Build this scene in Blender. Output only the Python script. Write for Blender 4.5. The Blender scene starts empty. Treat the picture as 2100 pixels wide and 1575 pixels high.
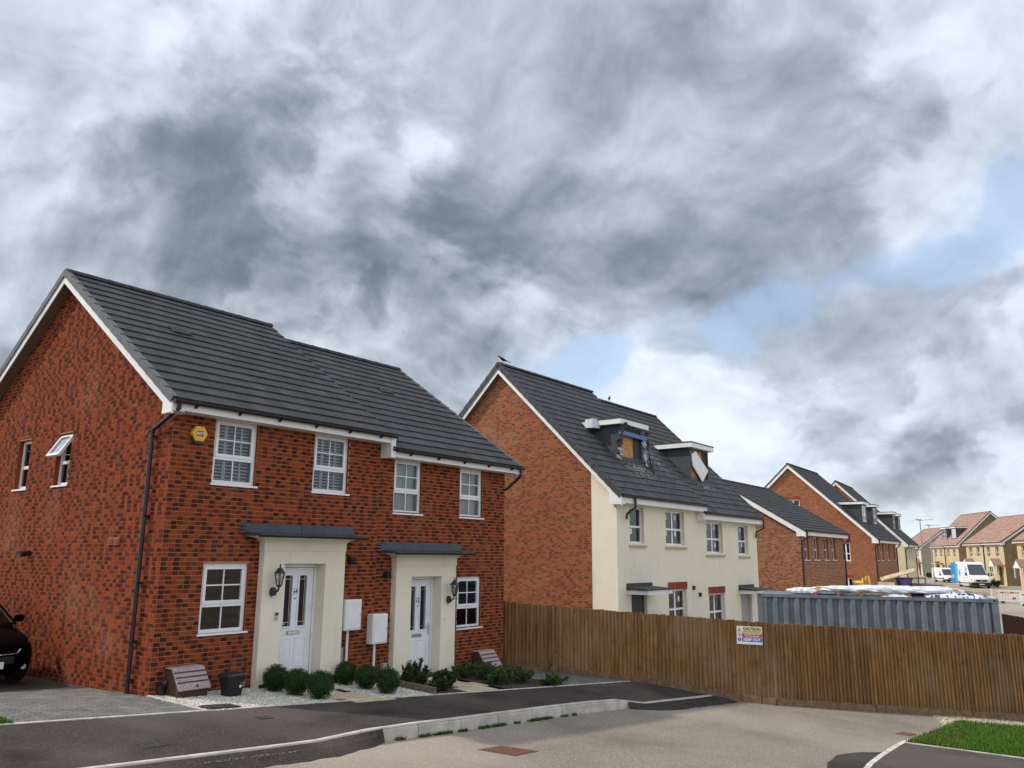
import bpy, math, random
from mathutils import Vector, Matrix
V = Vector
RD = random.Random(11)
sc = bpy.context.scene
col = bpy.context.collection
rad = math.radians

# ---------------------------------------------------------------- camera
CF, CYAW, CPIT, CROL = 1662.4822, rad(52.605745), rad(11.956656), rad(.455915)
CPOS = V((-7.320157, -12.814270, 2.239924))
def cam_axes():
    f = V((math.sin(CYAW) * math.cos(CPIT), math.cos(CYAW) * math.cos(CPIT), math.sin(CPIT)))
    r = V((math.cos(CYAW), -math.sin(CYAW), 0)); u = r.cross(f)
    c, s = math.cos(CROL), math.sin(CROL)
    return c * r + s * u, -s * r + c * u, f
CR, CU, CD = cam_axes()
def pix(p):                                   # world point -> photograph pixel (2100 wide)
    d = p - CPOS; z = d.dot(CD)
    return (1050 + CF * d.dot(CR) / z, 787.5 - CF * d.dot(CU) / z)
def ray(u, v):
    return CR * ((u - 1050) / CF) - CU * ((v - 787.5) / CF) + CD
cd = bpy.data.cameras.new('camera'); cam = bpy.data.objects.new('camera', cd); col.objects.link(cam)
cd.sensor_fit = 'HORIZONTAL'; cd.sensor_width = 36; cd.lens = CF / 2100 * 36
cd.clip_start = .1; cd.clip_end = 3000
cam.matrix_world = Matrix(((CR.x, CU.x, -CD.x, CPOS.x), (CR.y, CU.y, -CD.y, CPOS.y), (CR.z, CU.z, -CD.z, CPOS.z), (0, 0, 0, 1)))
sc.camera = cam

# ---------------------------------------------------------------- light and sky
SUN = V((-.60, .85, 1.0)).normalized()
sl = bpy.data.lights.new('sun', 'SUN'); sl.energy = 2.5; sl.angle = rad(1.6); sl.color = (1, .93, .82)
so = bpy.data.objects.new('sun', sl); col.objects.link(so)
so.rotation_euler = (-SUN).to_track_quat('-Z', 'Y').to_euler()
so.location = (0, 0, 40)
sc.view_settings.view_transform = 'Standard'
sc.view_settings.look = 'None'
sc.view_settings.exposure = 0.36
sc.view_settings.gamma = 1.0
sc.view_settings.use_curve_mapping = False
sc.cycles.max_bounces = 6
sc.cycles.diffuse_bounces = 3
sc.cycles.transparent_max_bounces = 12
sc.cycles.caustics_reflective = False
sc.cycles.caustics_refractive = False

class E:                                      # tiny expression layer over shader math nodes
    tree = None
    def __init__(s, sock): s.s = sock
    @staticmethod
    def put(inp, v):
        if isinstance(v, E): E.tree.links.new(v.s, inp)
        else: inp.default_value = v
    @staticmethod
    def math(op, *a, clamp=False):
        n = E.tree.nodes.new('ShaderNodeMath'); n.operation = op; n.use_clamp = clamp
        for i, x in enumerate(a): E.put(n.inputs[i], x)
        return E(n.outputs[0])
    @staticmethod
    def vmath(op, *a):
        n = E.tree.nodes.new('ShaderNodeVectorMath'); n.operation = op
        for i, x in enumerate(a): E.put(n.inputs[i], x)
        return E(n.outputs['Value'] if op in ('DOT_PRODUCT', 'LENGTH', 'DISTANCE') else n.outputs[0])
    def __add__(s, o): return E.math('ADD', s, o)
    __radd__ = __add__
    def __sub__(s, o): return E.math('SUBTRACT', s, o)
    def __rsub__(s, o): return E.math('SUBTRACT', o, s)
    def __mul__(s, o): return E.math('MULTIPLY', s, o)
    __rmul__ = __mul__
    def __truediv__(s, o): return E.math('DIVIDE', s, o)
def sstep(x, a, b, lo=0., hi=1.):
    n = E.tree.nodes.new('ShaderNodeMapRange'); n.interpolation_type = 'SMOOTHSTEP'
    E.put(n.inputs[0], x)
    for i, k in enumerate((a, b, lo, hi)): n.inputs[i + 1].default_value = k
    return E(n.outputs[0])
def noise(vec, scale, detail=4, rough=.55, dist=0., colour=False, lac=2.0, dim='3D'):
    n = E.tree.nodes.new('ShaderNodeTexNoise'); n.noise_dimensions = dim; E.put(n.inputs['Vector'], vec)
    n.inputs['Scale'].default_value = scale; n.inputs['Detail'].default_value = detail
    n.inputs['Roughness'].default_value = rough; n.inputs['Distortion'].default_value = dist
    n.inputs['Lacunarity'].default_value = lac
    return E(n.outputs['Color' if colour else 'Fac'])
def voro(vec, scale, rnd=1.0, smooth=0., dim='3D'):
    n = E.tree.nodes.new('ShaderNodeTexVoronoi'); n.voronoi_dimensions = dim; E.put(n.inputs['Vector'], vec)
    n.inputs['Scale'].default_value = scale; n.inputs['Randomness'].default_value = rnd
    if smooth: n.feature = 'SMOOTH_F1'; n.inputs['Smoothness'].default_value = smooth
    return E(n.outputs['Distance']), E(n.outputs['Color'])
def mix(f, a, b, kind='MIX'):
    n = E.tree.nodes.new('ShaderNodeMix'); n.data_type = 'RGBA'; n.blend_type = kind
    E.put(n.inputs[0], f)
    for i, c in ((6, a), (7, b)):
        E.put(n.inputs[i], c if isinstance(c, E) else (c[0], c[1], c[2], 1))
    return E(n.outputs[2])
def xyz(x, y, z):
    n = E.tree.nodes.new('ShaderNodeCombineXYZ')
    for i, k in enumerate((x, y, z)): E.put(n.inputs[i], k)
    return E(n.outputs[0])
def sep(v):
    n = E.tree.nodes.new('ShaderNodeSeparateXYZ'); E.put(n.inputs[0], v)
    return [E(o) for o in n.outputs]

world = bpy.data.worlds.new('World'); sc.world = world; world.use_nodes = True
wt = world.node_tree; wt.nodes.clear(); E.tree = wt
def build_sky():
    tc = wt.nodes.new('ShaderNodeTexCoord'); d = E.vmath('NORMALIZE', E(tc.outputs['Generated']))
    sk = wt.nodes.new('ShaderNodeTexSky'); sk.sky_type = 'NISHITA'; sk.sun_disc = False
    sk.sun_elevation = math.asin(SUN.z); sk.sun_rotation = math.atan2(SUN.x, SUN.y)
    sk.air_density = 1.0; sk.dust_density = .6; sk.ozone_density = 1.5
    blue = E.vmath('SCALE', E(sk.outputs[0])); blue.s.node.inputs['Scale'].default_value = .15
    x, y, z = sep(d)
    zz = E.math('MAXIMUM', z, -.05) + .72
    p = xyz(x / zz, y / zz, 1.3)
    w = E.vmath('SUBTRACT', noise(p, 2.6, 3, .5, colour=True, dim='2D'), (.5, .5, .5))
    pw = E.vmath('ADD', p, E.vmath('MULTIPLY', w, (.13, .13, .1)))
    w2 = E.vmath('SUBTRACT', noise(pw, 11., 3, .55, colour=True, dim='2D'), (.5, .5, .5))
    pv = E.vmath('ADD', pw, E.vmath('MULTIPLY', w2, (.022, .022, .02)))
    def puff(q):                                  # cauliflower lumps over soft noise
        a_, _ = voro(q, 5.0, 1., .8, '2D'); b_, _ = voro(q, 12.0, 1., .6, '2D')
        return noise(q, 3.6, 8, .52, dim='2D') + .22 - a_ * .26 - b_ * .16
    lit = puff(pv); shade = puff(E.vmath('ADD', pv, (-.034, -.012, .012)))
    relief = lit - shade
    big = noise(pw, 1.7, 2, .5, dim='2D')
    # direction wobbled by noise, so the local cloud banks get ragged edges
    wd = E.vmath('SUBTRACT', noise(d, 4.5, 5, .55, colour=True), (.5, .5, .5))
    dw = E.vmath('ADD', d, E.vmath('MULTIPLY', wd, (.26, .26, .20)))
    def bank(u, v, r):
        c = ray(u, v).normalized()
        t = E.vmath('DISTANCE', dw, (c.x, c.y, c.z)) / r
        return E.math('EXPONENT', E.math('MULTIPLY', t * t, -1.0))
    def total(L):
        r = None
        for u, v, k, a in L:
            t = bank(u, v, k) * a; r = t if r is None else r + t
        return r
    # cloud tone: + lighter, - darker (where the photograph shows its cloud banks)
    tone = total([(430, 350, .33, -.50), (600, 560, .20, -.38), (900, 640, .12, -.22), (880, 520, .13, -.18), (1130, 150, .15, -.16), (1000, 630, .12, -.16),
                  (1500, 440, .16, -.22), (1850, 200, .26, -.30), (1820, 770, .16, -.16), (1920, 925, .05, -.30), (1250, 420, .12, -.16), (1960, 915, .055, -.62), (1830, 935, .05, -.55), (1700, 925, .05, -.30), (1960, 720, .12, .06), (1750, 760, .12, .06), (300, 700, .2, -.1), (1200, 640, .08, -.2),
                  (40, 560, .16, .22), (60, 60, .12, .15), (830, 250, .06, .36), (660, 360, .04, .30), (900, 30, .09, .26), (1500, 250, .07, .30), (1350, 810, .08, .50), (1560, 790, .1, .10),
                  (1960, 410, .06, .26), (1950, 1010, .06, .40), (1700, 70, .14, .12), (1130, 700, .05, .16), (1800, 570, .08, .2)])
    gap = total([(1110, 775, .05, .6), (1230, 750, .06, .75), (1340, 705, .06, .78), (1480, 640, .05, .60), (1600, 585, .05, .66), (1760, 555, .045, .55), (2090, 480, .065, .80), (2130, 380, .06, .6), (1920, 545, .05, .62)])
    cover = 1.0 - sstep(gap - (lit - .5) * 1.1, .22, .72) * .72
    deck = bank(1150, 430, .95)                   # the grey deck the photograph looks at; elsewhere the unseen cloud is made whiter to light the shaded fronts
    fine = noise(pv, 13., 7, .55, dim='2D') - noise(E.vmath('ADD', pv, (-.012, -.004, 0.)), 13., 7, .55, dim='2D')
    n2 = noise(E.vmath('ADD', pv, (4.3, 2.1, 0.)), 2.7, 9, .54, dim='2D') - tone * .16
    front = sstep(n2, .50, .60)                   # a lower, greyer layer in front with a bright fringe
    rim = sstep(n2, .43, .50) * (1.0 - sstep(n2, .50, .55))
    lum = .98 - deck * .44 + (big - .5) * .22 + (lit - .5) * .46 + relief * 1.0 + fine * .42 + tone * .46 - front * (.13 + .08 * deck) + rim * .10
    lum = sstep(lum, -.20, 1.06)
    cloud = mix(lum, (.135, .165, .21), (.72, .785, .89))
    hz = sstep(z, 0., .12)
    blue = mix(.22, blue, (.70, .82, .95))
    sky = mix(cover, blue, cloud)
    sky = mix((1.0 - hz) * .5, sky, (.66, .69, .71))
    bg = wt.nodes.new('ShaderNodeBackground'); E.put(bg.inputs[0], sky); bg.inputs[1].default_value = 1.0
    out = wt.nodes.new('ShaderNodeOutputWorld'); wt.links.new(bg.outputs[0], out.inputs[0])
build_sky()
world.cycles.sampling_method = 'MANUAL'; world.cycles.sample_map_resolution = 512

# ---------------------------------------------------------------- materials
M = {}
def newmat(name):
    m = bpy.data.materials.new(name); m.use_nodes = True; E.tree = m.node_tree
    b = m.node_tree.nodes['Principled BSDF']; M[name] = m
    return m, b
def pos():
    return E(E.tree.nodes.new('ShaderNodeNewGeometry').outputs['Position'])
def objrand():
    return E(E.tree.nodes.new('ShaderNodeObjectInfo').outputs['Random'])
def attr():
    n = E.tree.nodes.new('ShaderNodeAttribute'); n.attribute_name = 'bk'
    return sep(E(n.outputs['Color']))
def scaled(v, k):
    return E.vmath('MULTIPLY', v, k)
def bump(b, h, strength=.3, dist=.01):
    n = E.tree.nodes.new('ShaderNodeBump'); n.inputs['Strength'].default_value = strength; n.inputs['Distance'].default_value = dist
    E.put(n.inputs['Height'], h); E.tree.links.new(n.outputs[0], b.inputs['Normal'])
def plain(name, c, rough=.6, var=.12, scale=6., metal=0., bmp=0., bscale=60., spec=.5, rnd=0.):
    m, b = newmat(name); p = pos()
    n = noise(p, scale, 5, .6)
    dk = tuple(x * (1 - var * 1.6) for x in c); lt = tuple(min(1, x * (1 + var)) for x in c)
    cc = mix(sstep(n, .28, .72), dk, lt)
    if rnd: cc = mix(objrand() * rnd, cc, tuple(x * .45 for x in c))
    E.put(b.inputs['Base Color'], cc)
    E.put(b.inputs['Roughness'], sstep(n, .3, .7, max(.02, rough - .08), min(1, rough + .08)))
    b.inputs['Metallic'].default_value = metal; b.inputs['Specular IOR Level'].default_value = spec
    if bmp: bump(b, noise(p, bscale, 4, .6), bmp, .004)
    return m
def brickmat(name, c1, c2, dark, amount, flash=.55):
    m, b = newmat(name); r1, u, r2 = attr(); p = pos()
    n = noise(p, 55, 4, .65); n2 = noise(p, 13, 3, .5)
    base = mix(r2, c1, c2)
    base = mix(sstep(n, .3, .75) * .35, base, tuple(x * .62 for x in c1))
    m1 = sstep(u + (n2 - .5) * .55, flash - .08, flash + .12) * sstep(r1, 1 - amount - .02, 1 - amount + .02)
    base = mix(m1 * (.55 + .45 * r2), base, dark)
    big = noise(p, .55, 4, .6)
    base = mix(sstep(big, .5, .78) * .22, base, (.42, .24, .16))
    E.put(b.inputs['Base Color'], base); b.inputs['Roughness'].default_value = .88
    b.inputs['Specular IOR Level'].default_value = .1
    bump(b, n, .5, .003)
    return m
brickmat('brick_flashed', (.235, .042, .012), (.290, .064, .021), (.048, .013, .009), .84, .47)
brickmat('brick_orange', (.29, .095, .038), (.35, .13, .055), (.16, .05, .027), .5, .3)
brickmat('brick_brown', (.30, .12, .06), (.36, .16, .08), (.14, .055, .035), .5, .3)
brickmat('brick_buff', (.30, .20, .09), (.36, .25, .12), (.2, .13, .06), .3, .3)
brickmat('brick_soldier', (.30, .06, .03), (.36, .08, .04), (.2, .045, .03), .4, .3)
plain('mortar', (.42, .23, .145), .95, .15, 9., spec=.1)
plain('mortar_far', (.68, .48, .34), .95, .12, 9., spec=.1)
plain('white_plastic', (.80, .81, .82), .32, .04, 3.)
plain('white_paint', (.78, .78, .77), .45, .05, 2.5)
plain('white_door', (.80, .82, .86), .3, .03, 3.)
def rendermat():
    m, b = newmat('cream_render'); p = pos(); n = noise(p, 1.5, 4, .6); st = noise(scaled(p, (5., 5., .35)), 1., 5, .6); g = noise(p, 160, 2, .6)
    c = mix(sstep(n, .3, .7), (.78, .71, .56), (.82, .75, .60))
    c = mix(sstep(st, .52, .80) * .30, c, (.50, .42, .29)); c = mix(sstep(g, .5, .8) * .10, c, (.55, .48, .36))
    E.put(b.inputs['Base Color'], c); b.inputs['Roughness'].default_value = .92; b.inputs['Specular IOR Level'].default_value = .15; bump(b, g, .3, .004)
rendermat()
plain('cream_trim', (.80, .75, .63), .75, .04, 3., spec=.3)
plain('cream_far', (.70, .61, .43), .9, .06, 1.2, spec=.2)
plain('black_plastic', (.018, .018, .02), .38, .2, 8.)
plain('black_metal', (.02, .02, .022), .4, .2, 8.)
plain('lead', (.048, .055, .070), .55, .3, 7.)
plain('dormer_lead', (.045, .053, .062), .6, .12, 4.)
plain('charcoal_trim', (.045, .05, .055), .7, .3, 5.)
plain('verge_grey', (.10, .105, .11), .6, .2, 6.)
plain('soffit_brown', (.20, .14, .10), .8, .1, 4.)  # dark brown boards under the verges
plain('stone_sill', (.48, .38, .23), .85, .15, 14., bmp=.2, bscale=120.)
plain('terracotta', (.33, .10, .06), .8, .15, 20.)
plain('grey_plastic', (.33, .33, .32), .5, .08, 6.)
plain('interior_dark', (.05, .047, .045), .9, .1, 2.)
plain('blind_white', (.78, .80, .84), .5, .05, 5.)
plain('blind_dark', (.014, .011, .010), .5, .2, 10.)
plain('curtain_pale', (.60, .66, .62), .8, .08, 3.)
plain('plywood', (.52, .24, .075), .75, .25, 7., bmp=.2)
plain('blue_paint', (.05, .13, .40), .4, .1, 6.)
plain('torn_felt', (.03, .028, .027), .7, .3, 30.)
plain('torn_foil', (.45, .47, .5), .4, .25, 20.)
plain('gas_lid', (.36, .28, .27), .7, .18, 30., bmp=.2)
plain('gas_base', (.075, .036, .024), .75, .2, 25., bmp=.2)
plain('alarm_yellow', (.75, .42, .02), .35, .05, 5.)
plain('sign_white', (.75, .75, .72), .4, .05, 9.)
plain('sign_yellow', (.72, .65, .30), .4, .05, 9.)
plain('sign_red', (.55, .04, .06), .4, .05, 9.)
plain('sign_blue', (.02, .12, .42), .4, .05, 9.)
plain('kerb_concrete', (.50, .46, .40), .9, .16, 3.5, bmp=.35, bscale=90., spec=.25)
plain('edging_concrete', (.56, .53, .47), .9, .2, 6., bmp=.3, spec=.25)
plain('slab_buff', (.52, .43, .29), .9, .14, 5., bmp=.3, bscale=70., spec=.25)
plain('paver_grey', (.19, .18, .165), .88, .2, 3.5, bmp=.3, spec=.3, rnd=.35)
plain('soil', (.04, .028, .02), .95, .3, 12., bmp=.6, bscale=50.)
plain('dirt', (.36, .29, .21), .95, .22, .35, bmp=.3, bscale=20., spec=.1)
plain('iron_rust', (.17, .072, .042), .8, .3, 25., bmp=.4)
plain('iron_dark', (.045, .04, .038), .6, .3, 25., bmp=.4)
plain('steel_grey', (.42, .44, .45), .45, .1, 6., metal=.5)
plain('container_paint', (.135, .165, .185), .5, .12, 3.)
plain('tarp_white', (.66, .69, .74), .4, .14, 4.)
plain('timber_pale', (.52, .40, .24), .8, .2, 10.)
plain('timber_red', (.42, .09, .05), .7, .15, 10.)
plain('yellow_plastic', (.72, .45, .06), .45, .08, 8.)
plain('purple_plastic', (.06, .045, .13), .4, .15, 8.)
plain('van_white', (.80, .81, .82), .25, .03, 3.)
plain('van_blue', (.10, .42, .75), .35, .05, 3.)
plain('car_black', (.002, .002, .0025), .3, .1, 3., spec=.02)
plain('chrome', (.7, .7, .72), .12, .03, 3., metal=1.)
plain('tyre', (.012, .012, .012), .85, .2, 30.)
plain('plate_white', (.8, .8, .78), .4, .03, 5.)
plain('bird_black', (.01, .01, .011), .5, .1, 40.)
plain('bark', (.06, .045, .03), .9, .3, 30.)
plain('log_wood', (.20, .14, .09), .85, .3, 25., bmp=.4)
plain('barrier_white', (.78, .76, .74), .5, .06, 8.)
plain('barrier_red', (.40, .07, .06), .5, .06, 8.)
def tilemat(name, c, streak):
    m, b = newmat(name); r1, u, r2 = attr(); p = pos()
    n = noise(p, 90, 3, .6); n2 = noise(scaled(p, (14, 1.6, 1.6)), 1., 4, .6); n3 = noise(p, .7, 4, .6)
    base = mix(r1, tuple(x * .76 for x in c), tuple(x * 1.18 for x in c))
    base = mix(sstep(n2, .35, .8) * streak, base, tuple(x * 2.0 + .015 for x in c))
    base = mix(sstep(n3, .5, .8) * .3, base, tuple(x * 1.45 for x in c))
    base = mix(sstep(n, .55, .8) * .25, base, tuple(x * 1.7 for x in c))
    E.put(b.inputs['Base Color'], base); b.inputs['Roughness'].default_value = .7; b.inputs['Specular IOR Level'].default_value = .22
    bump(b, n, .35, .002)
tilemat('tile_grey', (.048, .048, .051), .10)
tilemat('tile_weathered', (.052, .052, .054), .5)
tilemat('tile_dark', (.038, .038, .040), .15)
tilemat('tile_red', (.33, .205, .16), .12)
def asphalt(name, c, c2, big, stain, spec=.1):
    m, b = newmat(name); p = pos()
    f = noise(p, 150, 3, .7); d, vc = voro(p, 75); l = noise(p, big, 5, .6); l2 = noise(p, big * .3, 3, .5)
    base = mix(sstep(f, .3, .75), tuple(x * .62 for x in c), c2)
    vr = sep(vc)
    base = mix(sstep(vr[0], .80, .86) * .32, base, tuple(min(.6, x * 1.9 + .03) for x in c2))
    base = mix(sstep(l, .45, .75) * stain, base, tuple(x * .45 for x in c))
    base = mix(sstep(l2, .48, .66) * stain * .75, base, tuple(x * 1.45 for x in c2))
    E.put(b.inputs['Base Color'], base); b.inputs['Roughness'].default_value = .9; b.inputs['Specular IOR Level'].default_value = spec
    bump(b, f + d * .6, .5, .006)
asphalt('pavement_asphalt', (.050, .041, .037), (.088, .073, .064), .9, .75)
asphalt('road_asphalt', (.215, .180, .148), (.34, .285, .235), .45, .5, .1)
asphalt('ramp_asphalt', (.038, .033, .031), (.065, .057, .052), 2., .5)
asphalt('far_road', (.34, .29, .23), (.40, .34, .27), .15, .3, .1)
def leafmat(name, dark, light, trans=.25):
    m, b = newmat(name); r1, u, r2 = attr()
    E.put(b.inputs['Base Color'], mix(r1 * r1, dark, light)); b.inputs['Roughness'].default_value = .55; b.inputs['Specular IOR Level'].default_value = .2
leafmat('leaf_box', (.010, .032, .005), (.085, .175, .028))
leafmat('leaf_dark', (.012, .024, .008), (.07, .105, .025))
plain('ash', (.42, .42, .41), .9, .1, 9.)
plain('door_glass', (.012, .012, .013), .12, .1, 3., spec=.25)
plain('van_glass', (.05, .055, .065), .15, .1, 3.)
plain('gravel_timber', (.20, .125, .062), .85, .25, 9., bmp=.3)
leafmat('leaf_cover', (.022, .05, .014), (.10, .17, .045))
leafmat('leaf_weed', (.03, .07, .012), (.10, .20, .035))
leafmat('grass_blade', (.045, .105, .010), (.13, .26, .028))
leafmat('grass_dry', (.10, .10, .03), (.22, .19, .07))
leafmat('pebble', (.42, .39, .32), (.74, .72, .66))
leafmat('stone_beige', (.30, .25, .18), (.55, .48, .37))
def woodmat():
    m, b = newmat('fence_wood'); p = pos(); o = attr()[0]
    q = E.vmath('ADD', scaled(p, (26, 26, 1.3)), xyz(o * 37, o * 11, o * 5))
    g = noise(q, 1., 5, .6, .6); k, kc = voro(E.vmath('ADD', scaled(p, (9, 9, 3.2)), xyz(o * 19, 0., o * 7)), 1.)
    st = noise(p, .8, 4, .6)
    base = mix(sstep(g, .3, .7), (.15, .068, .021), (.36, .19, .068))
    base = mix(sstep(o, .2, 1.) * .6, base, (.095, .05, .02))
    base = mix(sstep(k, .15, .05) * .85, base, (.03, .016, .009))
    base = mix(sstep(st, .45, .72) * .5, base, (.30, .215, .135)); st2 = noise(p, 3.1, 4, .6); base = mix(sstep(st2, .52, .75) * .45, base, (.075, .042, .02))
    E.put(b.inputs['Base Color'], base); b.inputs['Roughness'].default_value = .8; b.inputs['Specular IOR Level'].default_value = .3
    bump(b, g, .35, .004)
woodmat()
def glassmat(name, tint, refl=1.0):
    m, b = newmat(name); nt = m.node_tree; nt.nodes.remove(b)
    out = [n for n in nt.nodes if n.type == 'OUTPUT_MATERIAL'][0]
    f = nt.nodes.new('ShaderNodeFresnel'); f.inputs[0].default_value = 1.6
    t = nt.nodes.new('ShaderNodeBsdfTransparent'); t.inputs[0].default_value = (*tint, 1)
    g = nt.nodes.new('ShaderNodeBsdfGlossy'); g.inputs['Roughness'].default_value = .01
    k = E(f.outputs[0]) * 1.15
    mx = nt.nodes.new('ShaderNodeMixShader'); E.put(mx.inputs[0], E.math('MULTIPLY', k, refl, clamp=True))
    nt.links.new(t.outputs[0], mx.inputs[1]); nt.links.new(g.outputs[0], mx.inputs[2]); nt.links.new(mx.outputs[0], out.inputs[0])
glassmat('glass', (.80, .86, .86))
glassmat('glass_frosted', (.45, .5, .5))
glassmat('glass_lantern', (.8, .82, .8))
glassmat('glass_dark', (.10, .11, .12))

# ---------------------------------------------------------------- mesh helpers
class MB:
    def __init__(s): s.v = []; s.f = []; s.m = []; s.c = []
    def add(s, vs, fs, m=0, c=None):
        o = len(s.v); s.v += [tuple(x) for x in vs]
        for f in fs: s.f.append(tuple(i + o for i in f)); s.m.append(m)
        if c is None: c = (0, 0, 0, 1)
        if isinstance(c, tuple): s.c += [c] * len(vs)
        else: s.c += list(c)
        return s
    def hexa(s, p, m=0, c=None, skip=()):      # p: 8 points, bottom 0-3 ccw, top 4-7
        F = [(0, 3, 2, 1), (4, 5, 6, 7), (0, 1, 5, 4), (1, 2, 6, 5), (2, 3, 7, 6), (3, 0, 4, 7)]
        return s.add(p, [f for i, f in enumerate(F) if i not in skip], m, c)
    def box(s, x0, x1, y0, y1, z0, z1, m=0, c=None, skip=()):
        return s.hexa([(x0, y0, z0), (x1, y0, z0), (x1, y1, z0), (x0, y1, z0), (x0, y0, z1), (x1, y0, z1), (x1, y1, z1), (x0, y1, z1)], m, c, skip)
    def quad(s, a, b, c_, d, m=0, c=None): return s.add([a, b, c_, d], [(0, 1, 2, 3)], m, c)
    def tube(s, pts, r, n=8, m=0, caps=True):
        pts = [V(p) for p in pts]; rs = r if isinstance(r, (list, tuple)) else [r] * len(pts); vs = []; fs = []
        up = None
        for i, p in enumerate(pts):
            t = (pts[min(i + 1, len(pts) - 1)] - pts[max(i - 1, 0)]).normalized()
            if up is None: up = V((0, 0, 1)) if abs(t.z) < .9 else V((1, 0, 0))
            a = t.cross(up).normalized(); b = a.cross(t).normalized(); up = b
            for k in range(n):
                q = 2 * math.pi * k / n
                vs.append(p + (a * math.cos(q) + b * math.sin(q)) * rs[i])
        for i in range(len(pts) - 1):
            for k in range(n):
                k2 = (k + 1) % n
                fs.append((i * n + k, i * n + k2, (i + 1) * n + k2, (i + 1) * n + k))
        if caps: fs += [tuple(range(n))[::-1], tuple((len(pts) - 1) * n + k for k in range(n))]
        return s.add(vs, fs, m)
    def lathe(s, prof, o=(0, 0, 0), n=16, m=0):
        o = V(o); vs = []; fs = []
        for r, z in prof:
            for k in range(n):
                a = 2 * math.pi * k / n; vs.append(o + V((r * math.cos(a), r * math.sin(a), z)))
        for i in range(len(prof) - 1):
            for k in range(n):
                k2 = (k + 1) % n; fs.append((i * n + k, i * n + k2, (i + 1) * n + k2, (i + 1) * n + k))
        fs += [tuple(range(n))[::-1], tuple((len(prof) - 1) * n + k for k in range(n))]
        return s.add(vs, fs, m)
    def prism(s, poly, fn, a, b, m=0):          # 2-D polygon swept from a to b, fn(p, q, t) -> xyz
        n = len(poly); vs = [fn(p, q, a) for p, q in poly] + [fn(p, q, b) for p, q in poly]
        fs = [tuple(range(n)), tuple(range(2 * n - 1, n - 1, -1))] + [(i, i + n, (i + 1) % n + n, (i + 1) % n) for i in range(n)]
        return s.add(vs, fs, m)
    def loft(s, secs, m=0, closed=True, caps=True):
        n = len(secs[0]); vs = [p for q in secs for p in q]; fs = []
        for i in range(len(secs) - 1):
            for k in range(n if closed else n - 1):
                k2 = (k + 1) % n; fs.append((i * n + k, i * n + k2, (i + 1) * n + k2, (i + 1) * n + k))
        if caps: fs += [tuple(range(n))[::-1], tuple((len(secs) - 1) * n + k for k in range(n))]
        return s.add(vs, fs, m)
    def xf(s, mat, start=0):
        for i in range(start, len(s.v)): s.v[i] = tuple(mat @ V(s.v[i]))
        return s
def mesh_of(name, mb, mats, smooth=False):
    me = bpy.data.meshes.new(name); me.from_pydata(mb.v, [], mb.f)
    for k in mats: me.materials.append(M[k])
    if len(mats) > 1: me.polygons.foreach_set('material_index', mb.m)
    a = me.attributes.new('bk', 'FLOAT_COLOR', 'POINT'); a.data.foreach_set('color', [x for c in mb.c for x in c])
    if smooth: me.polygons.foreach_set('use_smooth', [True] * len(mb.f))
    me.update()
    return me
def fixn(me):
    import bmesh
    bm = bmesh.new(); bm.from_mesh(me); bmesh.ops.recalc_face_normals(bm, faces=bm.faces[:]); bm.to_mesh(me); bm.free()
def link(name, data, parent=None, loc=None, rot=None):
    o = bpy.data.objects.new(name, data); col.objects.link(o)
    if parent is not None: o.parent = parent
    if loc is not None: o.location = loc
    if rot is not None: o.rotation_euler = rot
    return o
def ob(name, mb, mats, parent=None, loc=None, rot=None, smooth=False, fix=True, bevel=0):
    if isinstance(mats, str): mats = [mats]
    me = mesh_of(name, mb, mats, smooth)
    if fix: fixn(me)
    o = link(name, me, parent, loc, rot)
    if bevel:
        b = o.modifiers.new('bevel', 'BEVEL'); b.width = bevel; b.segments = 2; b.limit_method = 'ANGLE'; b.angle_limit = rad(40)
    return o
def thing(name, label, cat, loc=(0, 0, 0), rz=0., group=None):
    o = link(name, None, None, loc, (0, 0, rz)); o.empty_display_size = .2
    return tag(o, label, cat, group)
def tag(o, label, cat, group=None):
    o['label'] = label; o['category'] = cat
    if group: o['group'] = group
    return o
def struct(o): o['kind'] = 'structure'; return o
def stuff(o, label=None, cat=None):
    o['kind'] = 'stuff'
    if label: o['label'] = label; o['category'] = cat
    return o
def text(name, body, size, mat, parent, mtx, ext=.0015, bold=0.):
    cu = bpy.data.curves.new(name, 'FONT'); cu.body = body; cu.size = size; cu.extrude = ext; cu.align_x = 'CENTER'; cu.align_y = 'CENTER'; cu.offset = bold
    t = bpy.data.objects.new('tmp', cu); col.objects.link(t)
    dg = bpy.context.evaluated_depsgraph_get(); me = bpy.data.meshes.new_from_object(t.evaluated_get(dg))
    bpy.data.objects.remove(t); me.name = name; me.materials.clear(); me.materials.append(M[mat])
    o = link(name, me, parent); o.matrix_local = mtx
    return o
# ---------------------------------------------------------------- ground levels
def PL(x, y): return .02 - .057 * x + .04 * y                     # plane of the plots and the pavement
def lerp(T, x):
    if x <= T[0][0]: return T[0][1]
    for (a, p), (b, q) in zip(T, T[1:]):
        if x <= b: return p + (q - p) * (x - a) / (b - a)
    return T[-1][1]
def ground_z(x, y):
    if x < 18: b = -.057 * max(x, -30)
    else: b = lerp([(18, -1.026), (24, -1.12), (40, -1.11), (65, -.9), (100, -.52), (150, -.50), (400, 0.)], x)
    return .02 + b + .04 * max(-14, min(y, 2)) * (1 if x < 18 else max(0, 1 - (x - 18) / 25)) - .26
def road_z(x, y): return PL(x, y) - .2
KY = [(-60, -3.3), (-3, -3.52), (0, -3.7), (1.45, -3.71), (3.2, -3.8), (6, -3.87), (7.9, -4.0), (8.6, -4.12), (11.2, -4.35), (13, -4.5)]
KD = [(-60, .065), (.45, .065), (1.6, 0), (7.75, 0), (8.75, .12), (13, .12)]
def kerb_y(x): return lerp(KY, x)
def drop(x): return lerp(KD, x)
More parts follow.
